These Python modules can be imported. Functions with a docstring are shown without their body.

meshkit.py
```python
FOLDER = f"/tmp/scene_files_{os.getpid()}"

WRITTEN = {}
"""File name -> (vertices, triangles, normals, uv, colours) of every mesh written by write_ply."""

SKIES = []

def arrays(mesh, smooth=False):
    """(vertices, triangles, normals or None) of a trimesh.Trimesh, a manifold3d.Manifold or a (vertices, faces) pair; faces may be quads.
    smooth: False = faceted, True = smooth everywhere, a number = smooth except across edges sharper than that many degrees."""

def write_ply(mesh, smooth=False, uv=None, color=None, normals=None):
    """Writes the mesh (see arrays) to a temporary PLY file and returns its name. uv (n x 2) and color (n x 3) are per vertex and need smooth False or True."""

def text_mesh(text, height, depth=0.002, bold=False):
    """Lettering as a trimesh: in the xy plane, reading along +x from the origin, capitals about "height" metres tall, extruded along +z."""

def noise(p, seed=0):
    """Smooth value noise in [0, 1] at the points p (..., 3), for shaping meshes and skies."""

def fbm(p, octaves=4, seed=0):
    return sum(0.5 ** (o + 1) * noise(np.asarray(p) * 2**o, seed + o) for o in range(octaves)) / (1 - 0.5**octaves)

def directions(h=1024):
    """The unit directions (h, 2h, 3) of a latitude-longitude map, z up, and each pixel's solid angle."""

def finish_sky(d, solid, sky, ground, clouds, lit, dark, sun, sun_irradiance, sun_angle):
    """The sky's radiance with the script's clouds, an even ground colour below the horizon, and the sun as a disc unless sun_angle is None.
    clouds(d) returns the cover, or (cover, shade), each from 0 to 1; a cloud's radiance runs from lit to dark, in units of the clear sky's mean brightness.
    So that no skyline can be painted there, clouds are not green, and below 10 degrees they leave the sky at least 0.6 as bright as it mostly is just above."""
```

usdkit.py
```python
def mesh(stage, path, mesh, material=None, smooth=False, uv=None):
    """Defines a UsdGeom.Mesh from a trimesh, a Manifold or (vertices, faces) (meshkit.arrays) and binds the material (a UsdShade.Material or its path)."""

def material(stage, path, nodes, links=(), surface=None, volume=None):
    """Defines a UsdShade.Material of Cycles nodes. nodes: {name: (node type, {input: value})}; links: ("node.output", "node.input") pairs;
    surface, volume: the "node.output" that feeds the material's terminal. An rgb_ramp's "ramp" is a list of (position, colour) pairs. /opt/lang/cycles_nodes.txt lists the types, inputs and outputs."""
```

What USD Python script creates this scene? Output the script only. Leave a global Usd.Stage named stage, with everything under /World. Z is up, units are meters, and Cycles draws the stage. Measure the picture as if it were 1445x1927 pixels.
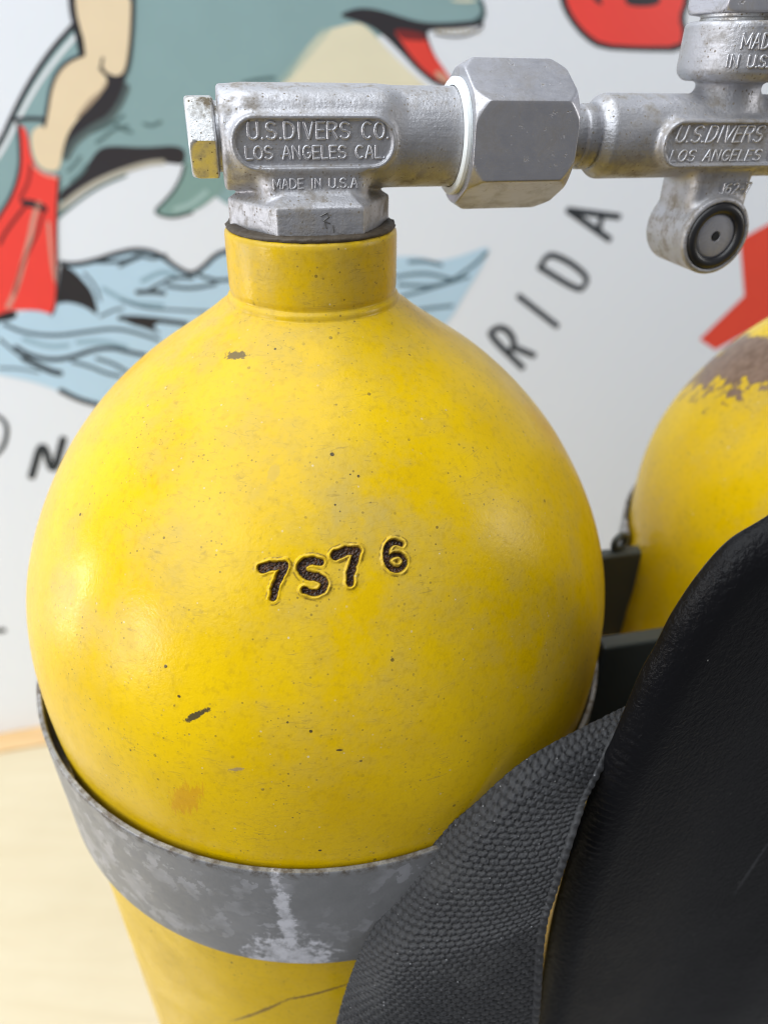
import math, numpy as np, trimesh, usdkit, meshkit
import shapely
from shapely.geometry import Polygon, LineString
from pxr import Gf, Sdf, Usd, UsdGeom, UsdLux, UsdShade, Vt

stage = Usd.Stage.CreateInMemory()
UsdGeom.SetStageUpAxis(stage, 'Z'); UsdGeom.SetStageMetersPerUnit(stage, 1.0)
UsdGeom.Xform.Define(stage, '/World')
RNG = np.random.default_rng(7)

# ------------------------------------------------------------------ camera
CAM = np.array([0.01880, -0.18000, 0.13665])
RT = np.array([0.99986, 0.00895, 0.01399]); UP = np.array([-0.01661, 0.53872, 0.84232])
FW = np.cross(UP, RT)
cam = UsdGeom.Camera.Define(stage, '/World/camera')
xf = np.eye(4); xf[0, :3] = RT; xf[1, :3] = UP; xf[2, :3] = -FW; xf[3, :3] = CAM
cam.AddTransformOp().Set(Gf.Matrix4d(*xf.ravel().tolist()))
HA = 24.0
cam.CreateHorizontalApertureAttr(HA); cam.CreateVerticalApertureAttr(HA * 1024 / 767)
cam.CreateFocalLengthAttr(HA * 1316.155 / 1445)
cam.CreateFStopAttr(8.6); cam.CreateFocusDistanceAttr(0.153)
cam.CreateClippingRangeAttr(Gf.Vec2f(0.01, 50))
cam.CreateExposureAttr(0.0)

# ------------------------------------------------------------------ light: an evenly lit room, ceiling panel and two windows
def lin(c):
    c = np.asarray(c, float) / 255
    return tuple(np.where(c <= 0.04045, c / 12.92, ((c + 0.055) / 1.055) ** 2.4).tolist())
dome = UsdLux.DomeLight.Define(stage, '/World/room_ambience')
dm = usdkit.material(stage, '/World/Looks/room_ambience', {'b': ('background_shader', {'color': (0.93, 0.95, 1.0), 'strength': 0.2})}, surface='b.background')
UsdShade.MaterialBindingAPI.Apply(dome.GetPrim()).Bind(dm)
def panel(name, pos, target, w, h, inten, col=(1, 1, 1)):
    l = UsdLux.RectLight.Define(stage, '/World/' + name)
    l.CreateWidthAttr(w); l.CreateHeightAttr(h); l.CreateIntensityAttr(inten); l.CreateColorAttr(Gf.Vec3f(*col))
    z = np.array(pos, float) - np.array(target, float); z /= np.linalg.norm(z)
    up = np.array([0, 0, 1.0]) if abs(z[2]) < .95 else np.array([0, 1.0, 0])
    x = np.cross(up, z); x /= np.linalg.norm(x); y = np.cross(z, x)
    m = np.eye(4); m[0, :3] = x; m[1, :3] = y; m[2, :3] = z; m[3, :3] = pos
    l.AddTransformOp().Set(Gf.Matrix4d(*m.ravel().tolist()))
panel('ceiling_panel', (-0.62, -0.22, 1.45), (-0.62, -0.2, 0), 1.7, 1.7, 4.0, (0.93, 0.97, 1.0))
panel('ceiling_panel_001', (-1.2, -0.9, 1.0), (0.1, 0.3, 0.0), 1.2, 0.8, 6.2, (0.90, 0.955, 1.0))
panel('window_light', (-1.2, 0.0, -0.10), (0, -0.05, 0), 0.09, 0.36, 26.0, (1, 0.97, 0.95))
panel('window_light_001', (-1.05, -0.62, 0.05), (0, 0, 0), 0.22, 0.22, 30.0, (1, 0.95, 0.92))
panel('window_light_002', (1.25, -0.05, 0.42), (0, 0, 0), 0.13, 0.34, 22.0, (1, 0.98, 0.95))

# ------------------------------------------------------------------ helpers
COUNT = {}
def numbered(parent, name):
    k = COUNT.get((parent, name), 0); COUNT[(parent, name)] = k + 1
    return f'{parent}/{name}' + (f'_{k:03d}' if k else '')
def tag(prim, label=None, cat=None, group=None, kind=None):
    for k, v in (('label', label), ('category', cat), ('group', group), ('kind', kind)):
        if v: prim.SetCustomDataByKey(k, v)
    return prim
def thing(name, label, cat, loc=(0, 0, 0), rotz=0, group=None):
    x = UsdGeom.Xform.Define(stage, numbered('/World', name))
    x.AddTranslateOp().Set(Gf.Vec3d(*map(float, loc))); x.AddRotateZOp().Set(float(rotz))
    return tag(x.GetPrim(), label, cat, group)
def obj(name, mesh, mat, parent=None, smooth=35, label=None, fl=None):
    path = numbered(str(parent.GetPath()) if parent else '/World', name)
    m = usdkit.mesh(stage, path, mesh, mat, smooth=smooth)
    for k, a in (fl or {}).items():
        UsdGeom.PrimvarsAPI(m).CreatePrimvar(k, Sdf.ValueTypeNames.FloatArray, 'vertex').Set(Vt.FloatArray.FromNumpy(np.asarray(a, np.float32)))
    if label: tag(m.GetPrim(), label)
    return m.GetPrim()

class Out(str): pass
class G:
    def __init__(s): s.n, s.l = {}, []
    def add(s, kind, out=None, **kw):
        name = f'n{len(s.n)}'; vals = {}
        for k, v in kw.items():
            if isinstance(v, Out): s.l.append((str(v), f'{name}.{k}'))
            else: vals[k] = v
        s.n[name] = (kind, vals); s.last = name
        return Out(f'{name}.{out}') if out else name
    def pos(s): return s.add('geometry', 'position')
    def noise(s, v, scale, detail=3, rough=.55, dist=0.0): return s.add('noise_texture', 'fac', vector=v, scale=scale, detail=detail, roughness=rough, distortion=dist)
    def mr(s, v, a, b, c=0.0, d=1.0): return s.add('map_range', 'result', value=v, from_min=a, from_max=b, to_min=c, to_max=d, clamp=True)
    def math(s, op, a, b=0.0): return s.add('math', 'value', math_type=op, value1=a, value2=b)
    def mix(s, f, a, b, mode='mix'): return s.add('mix', 'color', mix_type=mode, fac=f, color1=a, color2=b)
    def scale(s, v, sc): return s.add('mapping', 'vector', vector=v, scale=sc, mapping_type='point')
    def bump(s, h, dist, normal=None, strength=1.0):
        kw = dict(height=h, distance=dist, strength=strength)
        if normal is not None: kw['normal'] = normal
        return s.add('bump', 'normal', **kw)
    def spot(s, P, c, u, v, hu, hv, warp=None, wamt=.6, soft=.3):
        """1 inside a flat ellipse round c with half axes hu, hv along u, v; its rim roughened by the noise warp"""
        d = s.add('vector_math', 'vector', math_type='subtract', vector1=P, vector2=tuple(c))
        a = s.math('divide', s.add('vector_math', 'value', math_type='dot_product', vector1=d, vector2=tuple(u)), hu)
        b = s.math('divide', s.add('vector_math', 'value', math_type='dot_product', vector1=d, vector2=tuple(v)), hv)
        r = s.math('sqrt', s.math('add', s.math('multiply', a, a), s.math('multiply', b, b)))
        if warp is not None: r = s.math('add', r, s.math('multiply', s.math('subtract', warp, .5), wamt * 2))
        return s.mr(r, 1 + soft / 2, 1 - soft / 2)
    def done(s, name, surf): return usdkit.material(stage, '/World/Looks/' + name, s.n, s.l, surface=surf)
def plain(name, col, rough=.5, metal=0.0, bump=None, var=.12, scale=60):
    g = G(); P = g.pos(); n = g.noise(P, scale, 4)
    c = g.mix(n, tuple(np.array(col) * (1 - var)), tuple(np.array(col) * (1 + var)))
    kw = dict(base_color=c, roughness=rough, metallic=metal)
    if bump: kw['normal'] = g.bump(g.noise(P, bump[0], 4), bump[1])
    return g.done(name, g.add('principled_bsdf', 'BSDF', **kw))

# ------------------------------------------------------------------ materials
def yellow_paint(name, spots):
    g = G(); P = g.pos()
    big, mid, fine = g.noise(P, 22, 5, .62), g.noise(P, 75, 6, .68), g.noise(P, 620, 3, .6)
    c = g.mix(g.mr(big, .35, .7), (0.68, 0.448, 0.0), (0.58, 0.365, 0.0))
    dust = g.math('multiply', g.mr(mid, .42, .66), g.mr(big, .36, .60))
    top = g.mr(g.add('separate_xyz', 'z', vector=P), .0, .075, .5, 1.6)
    c = g.mix(g.math('multiply', g.math('multiply', dust, top), .44), c, (0.40, 0.31, 0.11))
    c = g.mix(g.math('multiply', g.mr(fine, .52, .72), .34), c, (0.38, 0.24, 0.01))
    # grime specks, denser where the paint is dusty
    for sc, thr, amt, col in ((330, .15, .9, (0.05, 0.04, 0.02)), (620, .17, .8, (0.08, 0.06, 0.03)), (900, .28, .65, (0.17, 0.12, 0.03)), (150, .07, .9, (0.03, 0.025, 0.02)), (520, .15, .8, (0.62, 0.55, 0.40))):
        vn = g.add('voronoi_texture', vector=P, scale=sc)
        rnd = g.add('separate_color', 'r', color=Out(vn + '.color'))
        siz = g.math('multiply', g.mr(rnd, .62, 1.0), thr)
        m = g.math('less_than', Out(vn + '.distance'), siz)
        m = g.math('multiply', m, g.mr(mid, .40, .62))
        c = g.mix(g.math('multiply', m, amt), c, col)
    # fine hairline scuffs
    wv = g.noise(g.scale(P, (90, 90, 520)), 1.0, 2, .5, 1.2)
    sc_ = g.math('multiply', g.mr(g.math('absolute', g.math('subtract', wv, .5)), .012, .0), g.mr(mid, .46, .62))
    c = g.mix(g.math('multiply', sc_, .5), c, (0.25, 0.17, 0.04))
    warp = g.noise(P, 520, 6, .78)
    at = g.add('attribute', 'fac', attribute='rust')
    rough = g.math('multiply', g.mr(mid, .3, .7, .22, .42), g.mr(at, 0, 1, 1.0, .75))
    for (ctr, u, v, hu, hv, col, wamt, amt, ws) in spots:
        w = warp if ws is None else g.noise(g.scale(P, (1500, 1500, 260)), 1.0, 4, .7) if ws == 'brush' else g.noise(P, ws, 6, .72) if ws > 400 else g.noise(P, ws, 5, .6, .25)
        m = g.math('multiply', g.spot(P, ctr, u, v, hu, hv, w, wamt), amt)
        if np.ndim(col) == 2:
            m2 = g.math('multiply', g.spot(P, ctr, u, v, hu * 1.05, hv * 1.05, w, wamt), .55); c = g.mix(m2, c, (.10, .055, .02))
            tone = g.noise(P, 260, 6, .75); col = g.mix(g.mr(tone, .35, .66), tuple(col[0]), tuple(col[1]))
        c = g.mix(m, c, col)
    rn = g.noise(P, 1500, 4, .7)
    rc = g.mix(g.mr(rn, .46, .72), (0.022, 0.012, 0.009), (0.17, 0.078, 0.036))
    c = g.mix(at, c, rc)
    h = g.math('add', g.math('multiply', g.noise(P, 1300, 2), .30), g.math('add', g.math('multiply', g.noise(P, 300, 3), .25), g.math('multiply', mid, .25)))
    nb = g.bump(h, 0.00014)
    return g.done(name, g.add('principled_bsdf', 'BSDF', base_color=c, roughness=rough, normal=nb, specular_ior_level=.24))
def unit(v): v = np.array(v, float); return v / np.linalg.norm(v)
def tangent(ctr, a, b):
    nrm = unit([ctr[0], ctr[1], max(ctr[2], 0) * 1.0]); u = unit(np.array(b) - np.array(a)); v = unit(np.cross(nrm, u)); return u, v
def mk(a, b, hv, col, wamt, amt, ws=None, ext=1.0):
    a, b = np.array(a), np.array(b); c = (a + b) / 2; u, v = tangent(c, a, b)
    return (c, u, v, np.linalg.norm(b - a) / 2 * ext, hv, col, wamt, amt, ws)
DK = (0.035, 0.028, 0.02)
SPOTS1 = [mk((-0.01851, -0.0255, 0.07968), (-0.01288, -0.02718, 0.08064), .0011, (.10, .07, .03), 1.7, .9, 800),
          mk((-0.02251, -0.07995, 0.01952), (-0.01656, -0.0799, 0.0235), .0007, (.05, .04, .025), 1.5, .95, 700),
          mk((-0.02775, -0.08276, -0.00821), (-0.02082, -0.08401, 0.00369), .0030, (.55, .24, .01), 1.6, .55, 'brush', .9),
          mk((0.00957, -0.08369, 0.01567), (0.011, -0.08355, 0.01553), .0003, DK, .5, .9),
          mk((-.02567, -.08365, -.11283), (-.00659, -.08725, -.08932), .0006, (.16, .09, .03), 1.3, .8),
          mk((-.00659, -.08725, -.08932), (.01098, -.08681, -.0802), .0006, (.16, .09, .03), 1.3, .8),
          mk((-0.0131, -0.08457, 0.00986), (-0.00982, -0.08486, 0.01067), .0004, (.30, .22, .12), 1.5, .8, 900),
          mk((0.00404, -0.08268, 0.02028), (0.00484, -0.08268, 0.02028), 0.00036, DK, .9, .9),
          mk((-0.0268, -0.07429, 0.02971), (-0.026, -0.07429, 0.02971), 0.00040, DK, .9, .9),
          mk((-0.02389, -0.07773, 0.02445), (-0.02309, -0.07773, 0.02445), 0.00032, DK, .9, .9),
          mk((0.00504, -0.08709, -0.01505), (0.00584, -0.08709, -0.01505), 0.00040, DK, .9, .9),
          mk((0.00726, -0.04909, 0.06716), (0.00806, -0.04909, 0.06716), 0.00040, DK, .9, .9),
          mk((-0.00389, -0.0518, 0.06524), (-0.00487, -0.05352, 0.06364), .0012, (.50, .34, .05), .6, .6, None, 1.6)]
M_TANK1 = yellow_paint('scuffed_yellow_paint', SPOTS1)
SPOTS2 = [((.1500, .0560, .0515), unit((.8, -.5, .1)), unit((.3, .5, .8)), .026, .0155, ((.14, .082, .058), (.25, .165, .125)), 1.5, .96, 190),
          ((.1560, .0700, .0580), unit((.9, -.2, .3)), unit((.2, .6, .75)), .006, .008, (.80, .55, .01), 1.2, .95, 330)]
M_TANK2 = yellow_paint('chipped_yellow_paint', SPOTS2)

def cast_metal(name, base=(.46, .46, .485), rough=.54, grime=.62, scratch=True, bump=.00022):
    g = G(); P = g.pos()
    big, mid, fine = g.noise(P, 60, 5, .6), g.noise(P, 260, 5, .7), g.noise(P, 1500, 3, .6)
    c = g.mix(g.mr(big, .3, .7), tuple(np.array(base) * .94), tuple(np.array(base) * 1.05))
    gm = g.math('multiply', g.mr(mid, .46, .64), g.mr(big, .38, .58))
    vn = g.add('voronoi_texture', vector=P, scale=1150.0)
    sp = g.math('multiply', g.math('less_than', Out(vn + '.distance'), g.math('multiply', g.mr(g.add('separate_color', 'r', color=Out(vn + '.color')), .55, 1), .33)), g.mr(big, .30, .46))
    gm = g.math('maximum', g.math('multiply', gm, .7), g.math('multiply', sp, .75))
    gm = g.math('multiply', gm, grime * 1.6)
    c = g.mix(gm, c, (.17, .135, .085))
    met = g.mr(gm, 0, 1, .86, .15)
    ro = g.math('add', g.mr(mid, .3, .7, rough - .06, rough + .08), g.math('multiply', gm, .25))
    h = g.math('add', g.math('multiply', fine, .45), mid)
    if scratch:
        s1 = g.noise(g.scale(P, (60, 60, 900)), 1.0, 2); h = g.math('add', h, g.math('multiply', s1, .35))
    return g.done(name, g.add('principled_bsdf', 'BSDF', base_color=c, metallic=met, roughness=ro, normal=g.bump(h, bump)))
M_CAST = cast_metal('dull_cast_metal')
def nut_metal():
    g = G(); P = g.pos(); mid, big = g.noise(P, 330, 6, .72), g.noise(P, 70, 4)
    c = g.mix(g.mr(big, .3, .7), (.45, .45, .485), (.50, .50, .54))
    sc = g.noise(g.add('mapping', 'vector', vector=P, scale=(190., 190., 1900.), rotation=(.3, .9, .2)), 1.0, 2, .5, .3)
    line = g.math('multiply', g.mr(g.math('absolute', g.math('subtract', sc, .5)), .010, .0), g.mr(big, .38, .52))
    pit = g.mr(g.noise(P, 620, 4, .7), .63, .70)
    d = g.math('maximum', g.math('multiply', line, .6), g.math('multiply', pit, g.mr(big, .34, .5)))
    smear = g.math('multiply', g.mr(g.noise(P, 150, 6, .74, .5), .47, .64), .55); d = g.math('maximum', d, smear)
    c = g.mix(g.math('multiply', d, .8), c, (.13, .105, .07))
    h = g.math('subtract', g.math('multiply', mid, .45), g.math('multiply', pit, .5))
    return g.done('worn_nut_metal', g.add('principled_bsdf', 'BSDF', base_color=c, metallic=g.mr(d, 0, 1, .88, .2), roughness=g.mr(mid, .3, .7, .36, .46), normal=g.bump(h, .00012)))
M_NUT = nut_metal()
M_ZINC = cast_metal('pitted_zinc', (.60, .61, .62), .36, 1.0, False, .00010)
M_LETTER = cast_metal('raised_letter_metal', (.60, .60, .63), .40, .4, False, .00008)
M_WASHER = plain('white_plastic', (.80, .84, .85), .35, 0, (900, .00003), .04)
M_RUBBER = plain('black_rubber', (.012, .012, .014), .38, 0, (700, .00004))
M_DARKSEAL = plain('dark_sealant', (.055, .04, .025), .6, 0, (900, .0002), .5, 500)
M_BRACKET = plain('grey_green_bracket', (.055, .062, .057), .42, .2, (500, .00005))

def galvanised():
    g = G(); P = g.pos()
    wp = g.add('mix', 'color', mix_type='linear_light', fac=.0035, color1=P, color2=g.add('noise_texture', 'color', vector=P, scale=260.0, detail=4.0, roughness=.65))
    v1 = g.add('voronoi_texture', vector=g.scale(wp, (1, 1, 1.0)), scale=150.0)
    v2 = g.add('voronoi_texture', vector=wp, scale=330.0)
    a, b = g.add('separate_color', 'r', color=Out(v1 + '.color')), g.add('separate_color', 'g', color=Out(v2 + '.color'))
    big, mid = g.noise(P, 45, 5, .6), g.noise(P, 320, 5, .7)
    patch = g.math('multiply', g.mr(a, .74, .77), g.mr(big, .43, .56))
    patch2 = g.math('multiply', g.mr(b, .80, .83), g.mr(big, .44, .54))
    f = g.math('maximum', g.math('multiply', patch, .55), g.math('multiply', patch2, .8))
    c = g.mix(g.mr(big, .3, .7), (.26, .262, .268), (.315, .316, .325))
    c = g.mix(f, c, (.46, .46, .49))
    # chalky oxide streak
    w = g.noise(P, 330, 6, .72)
    m1 = g.spot(P, (-.0035, -.0893, -.0420), (.02, 0, 1), (1, 0, .06), .0225, .0018, w, 2.0, .5)
    m2 = g.spot(P, (-.0030, -.0893, -.0610), (0, 0, 1), (1, 0, 0), .0100, .0095, w, 1.9, .5)
    m = g.math('multiply', g.math('maximum', m1, m2), g.mr(mid, .30, .55, .4, 1))
    c = g.mix(g.math('multiply', m, .56), c, (.66, .66, .72))
    # brown upper rim
    zz = g.add('separate_xyz', 'z', vector=P)
    rim = g.math('multiply', g.mr(zz, -.0235, -.0212), g.mr(mid, .42, .6))
    c = g.mix(g.math('multiply', rim, .8), c, (.10, .075, .05))
    met = g.math('multiply', g.mr(m, 0, 1, .55, 0), 1.0)
    return g.done('galvanised_steel', g.add('principled_bsdf', 'BSDF', base_color=c, metallic=met, roughness=g.mr(mid, .3, .7, .42, .58), normal=g.bump(mid, .0001)))
M_BAND = galvanised()

PSI_N = np.array([math.sin(math.radians(13.499)), -math.cos(math.radians(13.499)), 0]); PSI_D = np.array([-PSI_N[1], PSI_N[0], 0])
SCR = [PSI_D * L + PSI_N * n + np.array([0, 0, z]) for L, n, z in [(.1117, .0895, -.0772), (.1144, .0895, -.0529)]]
def black_plastic():
    g = G(); P = g.pos()
    wp = g.scale(P, (1, 1, .75))
    n1, n2, n3 = g.noise(wp, 800, 4, .6, .4), g.noise(P, 1500, 3, .6), g.noise(P, 40, 4)
    h = g.math('add', g.math('multiply', g.mr(n1, .35, .68), 1.0), g.math('multiply', n2, .4))
    vn = g.add('voronoi_texture', vector=P, scale=420.0)
    dst = g.math('less_than', Out(vn + '.distance'), g.math('multiply', g.mr(g.add('separate_color', 'r', color=Out(vn + '.color')), .90, 1.0), .10))
    c = g.mix(n3, (.0035, .0035, .0045), (.006, .006, .007))
    c = g.mix(g.math('multiply', dst, .7), c, (.35, .34, .32))
    a_, b_ = SCR; um = unit(b_ - a_)
    c = g.mix(g.math('multiply', g.spot(P, (a_ + b_) / 2, um, unit(np.cross(um, [PSI_N[0], PSI_N[1], 0])), np.linalg.norm(b_ - a_) / 2, .0004, g.noise(P, 900, 5, .75), 1.4, .6), .5), c, (.10, .10, .11))
    return g.done('pebbled_black_plastic', g.add('principled_bsdf', 'BSDF', base_color=c, roughness=g.mr(n3, .3, .7, .26, .34), specular_ior_level=.12, normal=g.bump(h, .00014)))
M_PLATE = black_plastic()

def webbing_mat():
    g = G(); P = g.pos()
    n1, n2 = g.noise(P, 1700, 4, .7), g.noise(P, 60, 4)
    at = g.add('attribute', 'fac', attribute='pile')
    c = g.mix(g.mr(n1, .3, .7), (.007, .0075, .0085), (.034, .035, .040))
    c = g.mix(g.math('multiply', g.mr(at, .92, .42), .97), c, (.004, .004, .005))
    vn = g.add('voronoi_texture', vector=P, scale=1300.0)
    gl = g.math('less_than', Out(vn + '.distance'), g.math('multiply', g.mr(g.add('separate_color', 'r', color=Out(vn + '.color')), .86, 1.0), .22))
    c = g.mix(g.math('multiply', gl, .8), c, (.30, .30, .31))
    c = g.mix(g.math('multiply', g.mr(n2, .5, .75), .25), c, (.08, .08, .078))
    return g.done('grey_webbing', g.add('principled_bsdf', 'BSDF', base_color=c, roughness=.62, normal=g.bump(n1, .00022), sheen_weight=.06, sheen_roughness=.4))
M_WEB = webbing_mat()

def wall_mat():
    g = G(); P = g.pos(); n = g.noise(P, 3, 4); f = g.noise(P, 600, 3)
    c = g.mix(n, (.775, .82, .90), (.805, .85, .925))
    return g.done('white_board', g.add('principled_bsdf', 'BSDF', base_color=c, roughness=.42, normal=g.bump(f, .00004)))
M_WALL = wall_mat()
def wood(name, a, b, sc):
    g = G(); P = g.pos(); q = g.scale(P, sc); n = g.noise(q, 1.0, 6, .6, 1.5); k = g.noise(P, 9, 4)
    c = g.mix(g.mr(n, .3, .75), a, b); c = g.mix(g.math('multiply', g.mr(k, .5, .8), .35), c, tuple(np.array(b) * .9))
    return g.done(name, g.add('principled_bsdf', 'BSDF', base_color=c, roughness=.38, normal=g.bump(n, .00008)))
M_TABLE = wood('pale_birch', (.64, .565, .40), (.59, .50, .33), (5, 42, 5))
M_TRIM = wood('honey_wood', (.72, .50, .26), (.62, .40, .18), (8, 90, 40))

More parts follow.
